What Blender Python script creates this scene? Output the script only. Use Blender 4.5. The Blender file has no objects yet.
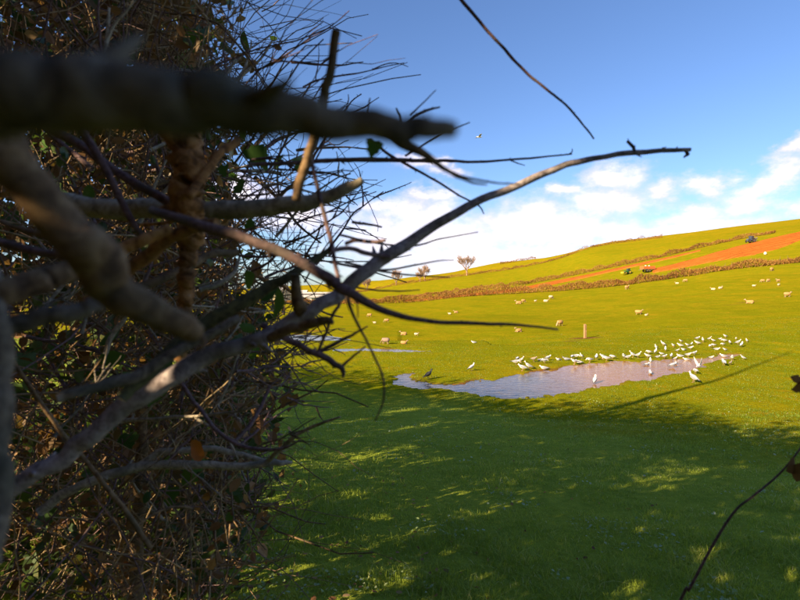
import bpy, math, random
import numpy as np
from mathutils import Vector, Matrix, Euler

rng = np.random.default_rng(7)
random.seed(7)
sc = bpy.context.scene
col = sc.collection
R = math.radians

# ------------------------------------------------------------------ camera
FPX = 480.0                       # focal length in pixels of an 800 px wide picture
PITCH = math.atan(10 / FPX)       # horizon 10 px above the middle
CAM = np.array([0.0, 0.0, 3.2])
cd = bpy.data.cameras.new('camera')
cam = bpy.data.objects.new('camera', cd); col.objects.link(cam)
cam.location = CAM
cam.rotation_euler = (R(90) - PITCH, 0, 0)
cd.sensor_width = 36.0; cd.lens = 36.0 * FPX / 800
cd.clip_start = 0.02; cd.clip_end = 9000
cd.dof.use_dof = True; cd.dof.focus_distance = 16.0; cd.dof.aperture_fstop = 6.0
sc.camera = cam

# ------------------------------------------------------------------ light, sky, exposure
SUN_AZ_TO = math.atan2(0.77, 0.64)      # light travels towards this bearing (from +Y, clockwise)
SUN_EL = R(25)
ld = Vector((math.sin(SUN_AZ_TO) * math.cos(SUN_EL), math.cos(SUN_AZ_TO) * math.cos(SUN_EL), -math.sin(SUN_EL)))
sd = bpy.data.lights.new('sun', 'SUN'); so = bpy.data.objects.new('sun', sd); col.objects.link(so)
sd.energy = 3.65; sd.angle = R(0.5); sd.color = (1.0, 0.80, 0.50)
so.rotation_euler = ld.to_track_quat('-Z', 'Y').to_euler()
so.location = (-20, -20, 30)

sc.view_settings.view_transform = 'Standard'; sc.view_settings.look = 'None'
sc.view_settings.exposure = 1.8; sc.view_settings.gamma = 1.0
sc.view_settings.use_curve_mapping = False

world = bpy.data.worlds.new('World'); sc.world = world; world.use_nodes = True
SKY_STRENGTH = 0.05

class NT:
    """tiny helper for node trees"""
    def __init__(s, tree): s.t = tree; s.n = tree.nodes; s.l = tree.links
    def node(s, typ, ins=None, **kw):
        nd = s.n.new(typ)
        for k, v in kw.items(): setattr(nd, k, v)
        for k, v in (ins or {}).items():
            sock = nd.inputs[k]
            if isinstance(v, bpy.types.NodeSocket): s.l.new(v, sock)
            else: sock.default_value = v
        return nd
    def math(s, op, a, b=0.0, c=None, clamp=False):
        ins = {0: a, 1: b}
        if c is not None: ins[2] = c
        return s.node('ShaderNodeMath', ins, operation=op, use_clamp=clamp).outputs[0]
    def vmath(s, op, a, b=(0, 0, 0)):
        nd = s.node('ShaderNodeVectorMath', {0: a, 1: b}, operation=op)
        return nd.outputs['Value'] if op in ('LENGTH', 'DOT_PRODUCT', 'DISTANCE') else nd.outputs[0]
    def noise(s, vec, scale, detail=4, rough=0.55, dist=0.0, out='Fac'):
        nd = s.node('ShaderNodeTexNoise', {'Scale': scale, 'Detail': detail, 'Roughness': rough, 'Distortion': dist})
        if vec is not None: s.l.new(vec, nd.inputs['Vector'])
        return nd.outputs[out]
    def ramp(s, fac, stops, interp='LINEAR'):
        nd = s.n.new('ShaderNodeValToRGB'); s.l.new(fac, nd.inputs[0]); cr = nd.color_ramp; cr.interpolation = interp
        while len(cr.elements) < len(stops): cr.elements.new(0.5)
        for e, (p, c) in zip(cr.elements, stops):
            e.position = p; e.color = (c[0], c[1], c[2], 1) if not isinstance(c, (int, float)) else (c, c, c, 1)
        return nd.outputs[0]
    def mix(s, fac, a, b, blend='MIX'):
        nd = s.node('ShaderNodeMix', data_type='RGBA', blend_type=blend)
        for sock, v in ((nd.inputs[0], fac), (nd.inputs[6], a), (nd.inputs[7], b)):
            if isinstance(v, bpy.types.NodeSocket): s.l.new(v, sock)
            else: sock.default_value = v if isinstance(v, (int, float)) else (v[0], v[1], v[2], 1)
        return nd.outputs[2]
    def mapr(s, v, a, b, c=0.0, d=1.0, smooth=True):
        return s.node('ShaderNodeMapRange', {0: v, 1: a, 2: b, 3: c, 4: d}, interpolation_type='SMOOTHSTEP' if smooth else 'LINEAR').outputs[0]

def build_world():
    N = NT(world.node_tree); N.n.clear()
    out = N.node('ShaderNodeOutputWorld'); bg = N.node('ShaderNodeBackground', {'Strength': SKY_STRENGTH})
    N.l.new(bg.outputs[0], out.inputs[0])
    sky = N.node('ShaderNodeTexSky', sky_type='NISHITA', sun_disc=False, sun_elevation=SUN_EL, air_density=1.0, dust_density=0.6, ozone_density=2.2, altitude=60)
    sky.sun_rotation = SUN_AZ_TO + math.pi
    tc = N.node('ShaderNodeTexCoord')
    d = tc.outputs['Generated']
    sep = N.node('ShaderNodeSeparateXYZ', {0: d})
    az = N.math('ARCTAN2', sep.outputs[0], sep.outputs[1])
    el = N.math('ARCSINE', sep.outputs[2])
    ae = N.node('ShaderNodeCombineXYZ', {0: az, 1: el, 2: 0.0}).outputs[0]
    # cumulus: each cloud has a bearing, an elevation and a size; noise gives it its edge
    warp = N.noise(N.vmath('MULTIPLY', ae, (1, 1.6, 1)), 9.0, 5, 0.6, out='Color')
    warp = N.vmath('MULTIPLY', N.vmath('SUBTRACT', warp, (0.5, 0.5, 0.5)), (0.16, 0.09, 0))
    aw = N.vmath('ADD', ae, warp)
    blobs = [(603, 205, 46, 17), (612, 180, 34, 14), (660, 189, 28, 11), (715, 188, 22, 10), (748, 200, 36, 15), (694, 214, 46, 13),
             (782, 168, 26, 14), (795, 146, 16, 9), (772, 182, 20, 6), (800, 203, 20, 11), (524, 222, 62, 22), (450, 236, 90, 24),
             (385, 240, 60, 30), (424, 166, 22, 5), (447, 172, 24, 5), (432, 193, 28, 8), (375, 210, 16, 9),
             (690, 226, 90, 10), (560, 190, 20, 9), (300, 215, 45, 18), (850, 175, 30, 14), (900, 195, 45, 14), (960, 170, 35, 12),
             (240, 190, 40, 14), (150, 225, 90, 16), (575, 235, 110, 18), (480, 258, 140, 20), (420, 215, 50, 22)]
    acc = None
    for px, py, rx, ry in blobs:
        u = (px - 400) / FPX; v = (290 - py) / FPX
        a0 = math.atan(u); e0 = math.atan(v / math.hypot(1, u)); k = math.hypot(1, u)
        q = N.vmath('MULTIPLY', N.vmath('SUBTRACT', aw, (a0, e0, 0)), (FPX * k * k / rx, FPX * k / ry, 0))
        b = N.math('SUBTRACT', 1.0, N.math('MULTIPLY', N.vmath('LENGTH', q), 0.62))
        acc = b if acc is None else N.math('SMOOTH_MAX', acc, b, 0.25)
    # the same broken cloud band goes on round the rest of the horizon
    gen = N.noise(N.vmath('MULTIPLY', aw, (2.2, 6.5, 0)), 1.7, 3, 0.5)
    band = N.math('MULTIPLY', N.mapr(el, 0.02, 0.10), N.mapr(el, 0.34, 0.20))
    gen = N.math('SUBTRACT', N.math('MULTIPLY', N.math('MULTIPLY', gen, band), 2.0), 0.55)
    outside = N.mapr(N.math('ABSOLUTE', az), 0.80, 1.05)
    gen = N.math('SUBTRACT', N.math('MULTIPLY', N.math('ADD', gen, 1.0), outside), 1.0)
    acc = N.math('MAXIMUM', acc, gen)
    fine = N.noise(N.vmath('MULTIPLY', ae, (1, 1.5, 1)), 26.0, 6, 0.62)
    dens = N.math('ADD', acc, N.math('MULTIPLY', N.math('SUBTRACT', fine, 0.5), 0.8))
    alpha = N.mapr(dens, 0.02, 1.0)
    lum = N.noise(N.vmath('ADD', N.vmath('MULTIPLY', ae, (1, 1.5, 1)), (0.01, 0.02, 0)), 13.0, 5, 0.6)
    ccol = N.ramp(N.math('ADD', N.math('MULTIPLY', dens, 0.45), N.math('MULTIPLY', lum, 0.75)),
                  [(0.30, (4.9, 4.4, 5.5)), (0.60, (6.7, 5.9, 6.9)), (0.95, (9.2, 8.7, 8.9))])
    gainsky = N.mix(1.0, sky.outputs[0], (0.80, 0.93, 1.18), 'MULTIPLY')
    mix = N.mix(N.math('MULTIPLY', alpha, 0.93), gainsky, ccol)
    N.l.new(mix, bg.inputs[0])
    world.cycles.sampling_method = 'MANUAL'; world.cycles.sample_map_resolution = 512
build_world()

# ------------------------------------------------------------------ helpers: meshes, objects, pixels to points
def tag(o, label=None, cat=None, group=None, kind=None):
    if label: o['label'] = label
    if cat: o['category'] = cat
    if group: o['group'] = group
    if kind: o['kind'] = kind
    return o

def add(name, me, mats=None, parent=None, loc=None):
    o = bpy.data.objects.new(name, me); col.objects.link(o)
    if mats is not None and me is not None:
        for m in (mats if isinstance(mats, (list, tuple)) else [mats]):
            if m.name not in [x.name for x in me.materials if x]: me.materials.append(m)
    if parent is not None: o.parent = parent
    if loc is not None: o.location = loc
    return o

def empty(name, loc, rz=0.0):
    o = bpy.data.objects.new(name, None); col.objects.link(o)
    o.location = loc; o.rotation_euler = (0, 0, rz); o.empty_display_size = 0.2
    return o

def mesh_from(name, v, f, smooth=True, tint=None):
    """v (n,3); f either an (m,k) array or a list of tuples"""
    me = bpy.data.meshes.new(name)
    v = np.asarray(v, dtype=np.float32)
    if isinstance(f, np.ndarray):
        m, k = f.shape
        me.vertices.add(len(v)); me.vertices.foreach_set('co', v.ravel())
        me.loops.add(m * k); me.loops.foreach_set('vertex_index', f.ravel().astype(np.int32))
        me.polygons.add(m)
        me.polygons.foreach_set('loop_start', np.arange(0, m * k, k, dtype=np.int32))
        me.polygons.foreach_set('loop_total', np.full(m, k, dtype=np.int32))
    else:
        me.from_pydata([tuple(map(float, p)) for p in v], [], f)
    me.update(calc_edges=True)
    if tint is not None:
        at = me.attributes.new('tint', 'FLOAT', 'POINT'); at.data.foreach_set('value', np.asarray(tint, dtype=np.float32))
    me.polygons.foreach_set('use_smooth', np.full(len(me.polygons), bool(smooth)))
    return me

def ray(px, py):
    x = (px - 400) / FPX; y = (300 - py) / FPX
    c, s = math.cos(PITCH), math.sin(PITCH)
    return np.array([x, c + y * s, -s + y * c])

def W(px, py, D):
    return CAM + ray(px, py) * D

def pchip(x, y, xi):
    x = np.asarray(x, float); y = np.asarray(y, float); xi = np.clip(np.asarray(xi, float), x[0], x[-1])
    h = np.diff(x); dl = np.diff(y) / h
    d = np.zeros_like(y)
    if len(x) > 2:
        w1 = 2 * h[1:] + h[:-1]; w2 = h[1:] + 2 * h[:-1]
        ok = dl[:-1] * dl[1:] > 0
        with np.errstate(divide='ignore', invalid='ignore'):
            t = (w1 + w2) / (w1 / dl[:-1] + w2 / dl[1:])
        d[1:-1] = np.where(ok, t, 0)
    d[0] = dl[0]; d[-1] = dl[-1]
    i = np.clip(np.searchsorted(x, xi) - 1, 0, len(x) - 2)
    t = (xi - x[i]) / h[i]
    return ((1 + 2 * t) * (1 - t) ** 2) * y[i] + t * (1 - t) ** 2 * h[i] * d[i] + t * t * (3 - 2 * t) * y[i + 1] + t * t * (t - 1) * h[i] * d[i + 1]

# ------------------------------------------------------------------ terrain
# knot curves: (bearing px, picture height, depth) of lines that run across the land
H1 = [(240, 304, 140), (345, 304, 134), (400, 303, 130), (470, 296.5, 120), (560, 291, 110), (620, 285.6, 104), (680, 277.5, 97), (740, 268.5, 91), (800, 262.5, 86), (1000, 243, 75)]
H2 = [(240, 300, 220), (400, 298, 185), (460, 292, 172), (502, 288, 165), (560, 278.4, 155), (608, 268.5, 148), (659, 258, 140), (710, 246, 134), (746, 238.5, 130), (800, 230, 122), (1000, 212, 110)]
H3 = [(240, 296, 330), (358, 292, 300), (400, 284.5, 280), (472, 274.6, 260), (520, 267.5, 250), (556, 259.5, 240), (590, 248.5, 225), (653, 239.8, 205), (710, 233.5, 180), (800, 224.5, 158), (1000, 204, 140)]
RG = [(240, 289.5, 450), (385, 279.5, 370), (454, 272.5, 340), (500, 263.5, 320), (560, 255, 280), (605, 244, 255), (680, 234.6, 230), (800, 220.5, 200), (1000, 200, 180)]
MF = [(240, 313, 80), (385, 318, 70), (560, 316, 60), (680, 306, 55), (800, 302, 48), (1000, 297, 42)]
PB = [(240, -0.8, 36), (385, -1.0, 38), (560, -0.3, 32), (680, 0.1, 29), (800, 0.2, 26), (1000, 0.3, 25.5)]
UPX = np.linspace(0, 1100, 221)
SG = np.linspace(math.log(24), math.log(6000), 420)
def _tab():
    Z = np.zeros((len(UPX), len(SG)))
    cur = []
    for K in (MF, H1, H2, H3, RG):
        a = np.array(K, float)
        y = pchip(a[:, 0], a[:, 1], UPX); D = pchip(a[:, 0], a[:, 2], UPX)
        cur.append((D, CAM[2] + (290 - y) / FPX * D))
    a = np.array(PB, float)
    pbz = pchip(a[:, 0], a[:, 1], UPX); pbd = pchip(a[:, 0], a[:, 2], UPX)
    for i in range(len(UPX)):
        Ds = [20, 24, pbd[i]] + [c[0][i] for c in cur]
        zs = [0, 0, pbz[i]] + [c[1][i] for c in cur]
        Ds += [Ds[-1] * 1.12, Ds[-1] * 1.5, 1500, 6100]; zs += [zs[-1] - 0.4, zs[-1] - 7, -6, -9]
        Z[i] = pchip(Ds, zs, np.exp(SG))
    for _ in range(2):
        Z[1:-1] = 0.25 * Z[:-2] + 0.5 * Z[1:-1] + 0.25 * Z[2:]
    return Z
ZT = _tab()

def vnoise(x, y, s, seed=0):
    """cheap smooth value noise, -1..1"""
    x = np.asarray(x, float) / s + 1000.3 + seed * 17.1; y = np.asarray(y, float) / s + 1000.7 + seed * 9.3
    xi = np.floor(x).astype(np.int64); yi = np.floor(y).astype(np.int64); fx = x - xi; fy = y - yi
    fx = fx * fx * (3 - 2 * fx); fy = fy * fy * (3 - 2 * fy)
    def hsh(a, b):
        h = (a * 374761393 + b * 668265263 + seed * 974711) & 0xffffffff
        h = ((h ^ (h >> 13)) * 1274126177) & 0xffffffff
        return ((h ^ (h >> 16)) & 0xffff) / 32767.5 - 1
    return (hsh(xi, yi) * (1 - fx) + hsh(xi + 1, yi) * fx) * (1 - fy) + (hsh(xi, yi + 1) * (1 - fx) + hsh(xi + 1, yi + 1) * fx) * fy

def base_h(X, Y):
    X = np.asarray(X, float); Y = np.asarray(Y, float)
    Yp = np.maximum(Y, 1e-3)
    near = 1.95 - 0.156 * np.clip(Y, -4, 40)
    near = 0.5 * (near + np.sqrt(near * near + 0.012)) - 0.003          # smooth minimum towards the level of the pond
    near = np.where(Y < 24, near, 0.0)
    ui = np.clip((X / Yp * FPX + 400) / 5.0, 0, len(UPX) - 1.001)
    si = np.clip((np.log(np.maximum(Yp, 24)) - SG[0]) / (SG[1] - SG[0]), 0, len(SG) - 1.001)
    a = ui.astype(int); b = si.astype(int); fu = ui - a; fs = si - b
    far = (ZT[a, b] * (1 - fu) + ZT[a + 1, b] * fu) * (1 - fs) + (ZT[a, b + 1] * (1 - fu) + ZT[a + 1, b + 1] * fu) * fs
    w = np.clip((Y - 20) / 4, 0, 1); w = w * w * (3 - 2 * w)
    z = near * (1 - w) + far * w
    z = z + 0.012 * vnoise(X, Y, 0.35, 1) + 0.03 * vnoise(X, Y, 1.6, 2) + 0.02 * vnoise(X, Y, 0.8, 5) * np.clip((18 - Y) / 10, 0, 1)
    z = z + np.clip((Y - 30) / 60, 0, 1) * (0.25 * vnoise(X, Y, 14, 3) + 0.6 * np.clip((Y - 80) / 100, 0, 1) * vnoise(X, Y, 45, 4))
    return z

def on_plane(px, py, z):
    r = ray(px, py); return CAM + r * ((z - CAM[2]) / r[2])

def poly_sdf(P, X, Y):
    P = np.asarray(P)[:, :2]; d = np.full(X.shape, 1e9); inside = np.zeros(X.shape, bool)
    n = len(P)
    for i in range(n):
        a = P[i]; b = P[(i + 1) % n]; e = b - a; L = max(e @ e, 1e-9)
        t = np.clip(((X - a[0]) * e[0] + (Y - a[1]) * e[1]) / L, 0, 1)
        d = np.minimum(d, np.hypot(X - a[0] - t * e[0], Y - a[1] - t * e[1]))
        c = ((a[1] > Y) != (b[1] > Y))
        with np.errstate(divide='ignore', invalid='ignore'):
            xs = (b[0] - a[0]) * (Y - a[1]) / (b[1] - a[1]) + a[0]
        inside ^= c & (X < xs)
    return np.where(inside, -d, d)

POND_PX = [(442, 386), (458, 391.5), (480, 396), (510, 398.5), (540, 397.5), (565, 393.5), (600, 388), (640, 381.5), (670, 375.5), (690, 370.5), (708, 365), (726, 359), (737, 354),
           (722, 355.5), (705, 358), (682, 358.7), (655, 360), (637, 361), (603, 362), (570, 365), (545, 370), (530, 373), (500, 377), (480, 380.5), (456, 384.5)]
POND = np.array([on_plane(x, y, -0.03) for x, y in POND_PX])
PUD_A = np.array([on_plane(x, y, -0.03) for x, y in [(387, 382), (398, 377), (404, 373.5), (414, 373.5), (411, 378), (417, 382.5), (440, 385), (458, 385.5), (456, 389.5), (425, 388.5), (400, 386.5)]])
# flood water lying farther down the valley
WATERS = [dict(poly=POND, lev=-0.03, dep=0.16, soft=0.55), dict(poly=PUD_A, lev=-0.036, dep=0.07, soft=0.3)]
for pts, lev in (([(322, 352), (332, 349.2), (366, 348.4), (402, 349.2), (428, 351.2), (400, 352), (362, 351)], None),
                 ([(262, 344), (270, 337), (300, 334.5), (332, 336), (352, 340), (330, 342), (300, 343)], None)):
    c = np.mean(np.array(pts), 0); r = ray(*c); t = 20.0
    while (CAM + r * t)[2] > base_h((CAM + r * t)[0], (CAM + r * t)[1]): t += 0.05
    lev = float((CAM + r * t)[2])
    WATERS.append(dict(poly=np.array([on_plane(x, y, lev) for x, y in pts]), lev=lev, dep=0.1, soft=0.8))

def ground_h(X, Y, full=False):
    X = np.atleast_1d(np.asarray(X, float)); Y = np.atleast_1d(np.asarray(Y, float))
    z = base_h(X, Y); wet = np.zeros_like(z); inw = np.zeros(z.shape, bool)
    for wd in WATERS:
        P = wd['poly']; m = 4.0
        sel = (X > P[:, 0].min() - m) & (X < P[:, 0].max() + m) & (Y > P[:, 1].min() - m) & (Y < P[:, 1].max() + m)
        if not sel.any(): continue
        s = poly_sdf(P, X[sel], Y[sel]) + 0.26 * vnoise(X[sel], Y[sel], 0.9, 8) + 0.14 * vnoise(X[sel], Y[sel], 0.28, 9) + .1 * vnoise(X[sel], Y[sel], .12, 10)
        f = np.clip(0.5 - s / (2 * wd['soft']), 0, 1); f = f * f * (3 - 2 * f)
        g = np.clip(1 - s / 3.0, 0, 1); g = g * g * (3 - 2 * g)           # the land levels out towards the water
        zz = z[sel]
        shore = wd['lev'] + 0.035 + 0.25 * (zz - wd['lev'] - 0.035)
        zz = np.where(inw[sel], zz, zz * (1 - g) + shore * g)
        below = wd['lev'] - wd['dep']
        k = np.clip(-s / wd['soft'], -0.35, 1)
        zz = np.where(s < 0, wd['lev'] - wd['dep'] * np.clip(-s / wd['soft'], 0, 1) - 0.002, np.where(inw[sel], zz, np.maximum(zz, wd['lev'] + np.minimum(s * 0.09, 0.03))))
        z[sel] = zz; t_ = inw[sel]; t_ |= s < 0; inw[sel] = t_
        wet[sel] = np.maximum(wet[sel], np.clip(1 - (s - 0.02) / 0.55, 0, 1))
    return (z, wet) if full else z

def gz(x, y): return float(ground_h(x, y)[0])

def G(px, py, tmax=900):
    """the point of the land seen at a picture position"""
    r = ray(px, py); t = np.concatenate([np.linspace(1.5, 40, 1500), np.geomspace(40.03, tmax, 3000)])
    p = CAM[None] + r[None] * t[:, None]
    hz = ground_h(p[:, 0], p[:, 1])
    k = np.nonzero(p[:, 2] < hz)[0]
    i = k[0] if len(k) else int(np.argmin(p[20:, 2] - hz[20:])) + 20
    q = p[i].copy(); q[2] = gz(q[0], q[1]); return q

# ------------------------------------------------------------------ materials
def principled(name, color=(0.5, 0.5, 0.5), rough=0.7, spec=0.3, metal=0.0):
    m = bpy.data.materials.new(name); m.use_nodes = True
    N = NT(m.node_tree); b = N.n['Principled BSDF']
    b.inputs['Base Color'].default_value = (*color, 1); b.inputs['Roughness'].default_value = rough
    b.inputs['Specular IOR Level'].default_value = spec; b.inputs['Metallic'].default_value = metal
    return m, N, b

def plain(name, color, rough=0.7, var=0.25, scale=20.0, spec=0.3, bump=0.0):
    m, N, b = principled(name, color, rough, spec)
    tc = N.node('ShaderNodeTexCoord')
    n = N.noise(tc.outputs['Object'], scale, 4, 0.6)
    c = N.ramp(n, [(0.25, tuple(x * (1 - var) for x in color)), (0.75, tuple(min(1, x * (1 + var)) for x in color))])
    N.l.new(c, b.inputs['Base Color'])
    if bump:
        bm = N.node('ShaderNodeBump', {'Strength': bump, 'Distance': 0.01, 'Height': n}); N.l.new(bm.outputs[0], b.inputs['Normal'])
    return m

def bark(name, c1, c2, c3, scale=90.0, rough=0.85, bump=0.6):
    m, N, b = principled(name, c1, rough, 0.2)
    geo = N.node('ShaderNodeNewGeometry'); p = geo.outputs['Position']
    n1 = N.noise(p, scale, 5, 0.65, 0.6); n2 = N.noise(p, scale * 0.22, 3, 0.5); n3 = N.noise(p, scale * 4, 3, 0.6)
    c = N.ramp(n1, [(0.34, c2), (0.5, c1), (0.66, c3)])
    c = N.mix(N.mapr(N.noise(p, scale * 0.5, 5, 0.7, 1.0), 0.60, 0.68, 0, 0.6), c, tuple(0.5 * a + 0.12 for a in c3))
    c = N.mix(N.mapr(n2, 0.45, 0.7, 0, 0.75), c, tuple(0.55 * a + 0.45 * b_ for a, b_ in zip(c2, (0.10, 0.11, 0.07))))
    N.l.new(c, b.inputs['Base Color'])
    h = N.math('ADD', n1, N.math('MULTIPLY', n3, 0.4))
    bm = N.node('ShaderNodeBump', {'Strength': bump, 'Distance': 0.0025, 'Height': h}); N.l.new(bm.outputs[0], b.inputs['Normal'])
    return m

def leafmat(name, stops, trans=0.35, rough=0.5, nscale=60.0):
    """per-leaf tint attribute picks the colour; some light comes through the blade"""
    m = bpy.data.materials.new(name); m.use_nodes = True
    N = NT(m.node_tree); b = N.n['Principled BSDF']; b.inputs['Roughness'].default_value = rough; b.inputs['Specular IOR Level'].default_value = 0.35
    at = N.node('ShaderNodeAttribute', attribute_name='tint')
    geo = N.node('ShaderNodeNewGeometry')
    n = N.noise(geo.outputs['Position'], nscale, 3, 0.6)
    f = N.math('ADD', at.outputs['Fac'], N.math('MULTIPLY', N.math('SUBTRACT', n, 0.5), 0.25))
    c = N.ramp(f, stops)
    N.l.new(c, b.inputs['Base Color'])
    tr = N.node('ShaderNodeBsdfTranslucent'); N.l.new(N.mix(1.0, c, (1.5, 1.5, 0.9), 'MULTIPLY'), tr.inputs[0])
    mx = N.node('ShaderNodeMixShader', {0: trans, 1: b.outputs[0], 2: tr.outputs[0]})
    N.l.new(mx.outputs[0], N.n['Material Output'].inputs[0])
    return m

M = {}
M['bark_dark'] = bark('bark_dark', (0.17, 0.135, 0.10), (0.055, 0.045, 0.036), (0.28, 0.23, 0.17))
M['bark_brown'] = bark('bark_brown', (0.19, 0.115, 0.058), (0.075, 0.044, 0.024), (0.29, 0.19, 0.10))
M['bark_orange'] = bark('bark_orange', (0.36, 0.165, 0.055), (0.10, 0.045, 0.018), (0.50, 0.27, 0.10), 60, bump=1.0)
M['bark_pale'] = bark('bark_pale', (0.36, 0.30, 0.22), (0.17, 0.14, 0.10), (0.48, 0.42, 0.32))
M['bark_purple'] = bark('bark_purple', (0.16, 0.095, 0.095), (0.08, 0.045, 0.048), (0.25, 0.16, 0.15), 140)
M['bark_straw'] = bark('bark_straw', (0.36, 0.25, 0.13), (0.20, 0.13, 0.06), (0.48, 0.36, 0.20))
M['bark_grey'] = bark('bark_grey', (0.34, 0.275, 0.27), (0.15, 0.115, 0.11), (0.46, 0.39, 0.37), 110)
M['bark_moss'] = bark('bark_moss', (0.11, 0.10, 0.045), (0.05, 0.042, 0.022), (0.17, 0.16, 0.06))
M['bark_tree'] = plain('bark_tree', (0.34, 0.22, 0.15), 0.95, 0.2, 3)
M['leaf_green'] = leafmat('leaf_green', [(0.0, (0.028, 0.06, 0.016)), (0.5, (0.05, 0.11, 0.02)), (0.85, (0.11, 0.18, 0.025)), (1.0, (0.18, 0.20, 0.04))], 0.3, 0.38)
M['leaf_dead'] = leafmat('leaf_dead', [(0.0, (0.07, 0.035, 0.018)), (0.35, (0.16, 0.075, 0.028)), (0.7, (0.27, 0.14, 0.05)), (1.0, (0.40, 0.25, 0.12))], 0.35, 0.8)
M['leaf_rust'] = leafmat('leaf_rust', [(0.0, (0.28, 0.085, 0.012)), (1.0, (0.36, 0.13, 0.02))], 0.4, 0.6)
M['leaf_mix'] = leafmat('leaf_mix', [(0.0, (0.03, 0.055, 0.016)), (0.36, (0.06, 0.10, 0.02)), (0.48, (0.13, 0.075, 0.03)), (0.8, (0.24, 0.12, 0.045)), (1.0, (0.38, 0.23, 0.10))], 0.35, 0.6)
M['hedge_far'] = leafmat('hedge_far', [(0.0, (0.10, 0.045, 0.014)), (0.4, (0.26, 0.12, 0.028)), (0.75, (0.38, 0.19, 0.045)), (0.93, (0.28, 0.20, 0.03)), (1.0, (0.46, 0.26, 0.08))], 0.3, 0.95, 2.0)
M['grass_blade'] = leafmat('grass_blade', [(0.0, (0.08, 0.135, 0.012)), (0.45, (0.15, 0.215, 0.012)), (0.75, (0.22, 0.245, 0.014)), (0.92, (0.28, 0.25, 0.05)), (1.0, (0.36, 0.34, 0.20))], 0.35, 0.55, 3.0)
M['grass_shade_lift'] = leafmat('grass_shade_lift', [(0.0, (0.13, 0.19, 0.022)), (0.45, (0.26, 0.34, 0.036)), (0.75, (0.35, 0.40, 0.045)), (0.92, (0.42, 0.40, 0.09)), (1.0, (0.48, 0.48, 0.28))], 0.35, 0.55, 3.0)  # brighter copy of grass_blade for the shaded zone, lifts the shade by colour
M['clover'] = leafmat('clover', [(0.0, (0.20, 0.28, 0.08)), (0.6, (0.27, 0.35, 0.14)), (1.0, (0.36, 0.42, 0.26))], 0.2, 0.6, 30.0)

def ground_material():
    m, N, b = principled('pasture', (0.1, 0.12, 0.02), 1.0, 0.0)
    geo = N.node('ShaderNodeNewGeometry'); p = geo.outputs['Position']
    mud = N.node('ShaderNodeAttribute', attribute_name='mud').outputs['Fac']
    dry = N.node('ShaderNodeAttribute', attribute_name='dry').outputs['Fac']
    nS = N.noise(p, 9.0, 6, 0.68); nM = N.noise(p, 0.55, 5, 0.6); nL = N.noise(p, 0.055, 4, 0.55); nX = N.noise(p, 45.0, 4, 0.7)
    g = N.ramp(nS, [(0.25, (0.09, 0.11, 0.003)), (0.5, (0.19, 0.19, 0.004)), (0.78, (0.28, 0.25, 0.006))])
    g2 = N.ramp(nS, [(0.25, (0.14, 0.13, 0.004)), (0.55, (0.27, 0.215, 0.005)), (0.8, (0.36, 0.27, 0.010))])
    g = N.mix(N.mapr(nM, 0.40, 0.66), g, g2)
    g3 = N.mix(N.mapr(nL, 0.42, 0.62, 0, 0.55), g, (0.20, 0.19, 0.005))
    c = N.mix(N.math('MULTIPLY', dry, N.mapr(N.noise(p, 0.09, 5, 0.6), 0.3, 0.65, 0.4, 1.0)), g3, N.ramp(nM, [(0.3, (0.26, 0.185, 0.006)), (0.7, (0.40, 0.235, 0.010))]))
    c = N.mix(N.mapr(N.noise(p, 1.7, 5, 0.7), 0.50, 0.70, 0, 0.55), c, (0.17, 0.185, 0.004))
    c = N.mix(N.mapr(N.noise(p, 0.8, 6, 0.75), 0.54, 0.68, 0, 0.5), c, (0.40, 0.215, 0.012))
    tr = N.noise(N.vmath('MULTIPLY', p, (0.10, 0.10, 2.6)), 1.0, 4, 0.65)
    c = N.mix(N.mapr(tr, 0.50, 0.64, 0, 0.42), c, (0.135, 0.15, 0.004))
    c = N.mix(N.mapr(N.noise(p, 0.22, 6, 0.7), 0.52, 0.70, 0, 0.5), c, (0.15, 0.175, 0.006))
    # brighter, greener colour painted in where the hedge's shade falls, lifting the shade
    shade_lift = N.node('ShaderNodeAttribute', attribute_name='shade_lift').outputs['Fac']
    c = N.mix(shade_lift, c, N.ramp(nS, [(0.3, (0.17, 0.22, 0.025)), (0.7, (0.30, 0.34, 0.04))]))
    # dung and worn spots
    spots = N.mapr(N.noise(p, 2.4, 4, 0.6), 0.70, 0.78)
    c = N.mix(N.math('MULTIPLY', spots, 0.45), c, (0.24, 0.11, 0.015))
    soil = N.ramp(nS, [(0.3, (0.12, 0.05, 0.018)), (0.7, (0.24, 0.10, 0.035))])
    mm = N.mapr(N.math('ADD', mud, N.math('MULTIPLY', N.math('SUBTRACT', nS, 0.5), 0.9)), 0.38, 0.85)
    c = N.mix(mm, c, soil)
    N.l.new(c, b.inputs['Base Color'])
    h = N.math('ADD', N.math('MULTIPLY', nX, 0.02), N.math('ADD', N.math('MULTIPLY', nS, 0.05), N.math('MULTIPLY', nM, 0.12)))
    bm = N.node('ShaderNodeBump', {'Strength': 0.9, 'Distance': 1.0, 'Height': h}); N.l.new(bm.outputs[0], b.inputs['Normal'])
    return m
M['pasture'] = ground_material()

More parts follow.
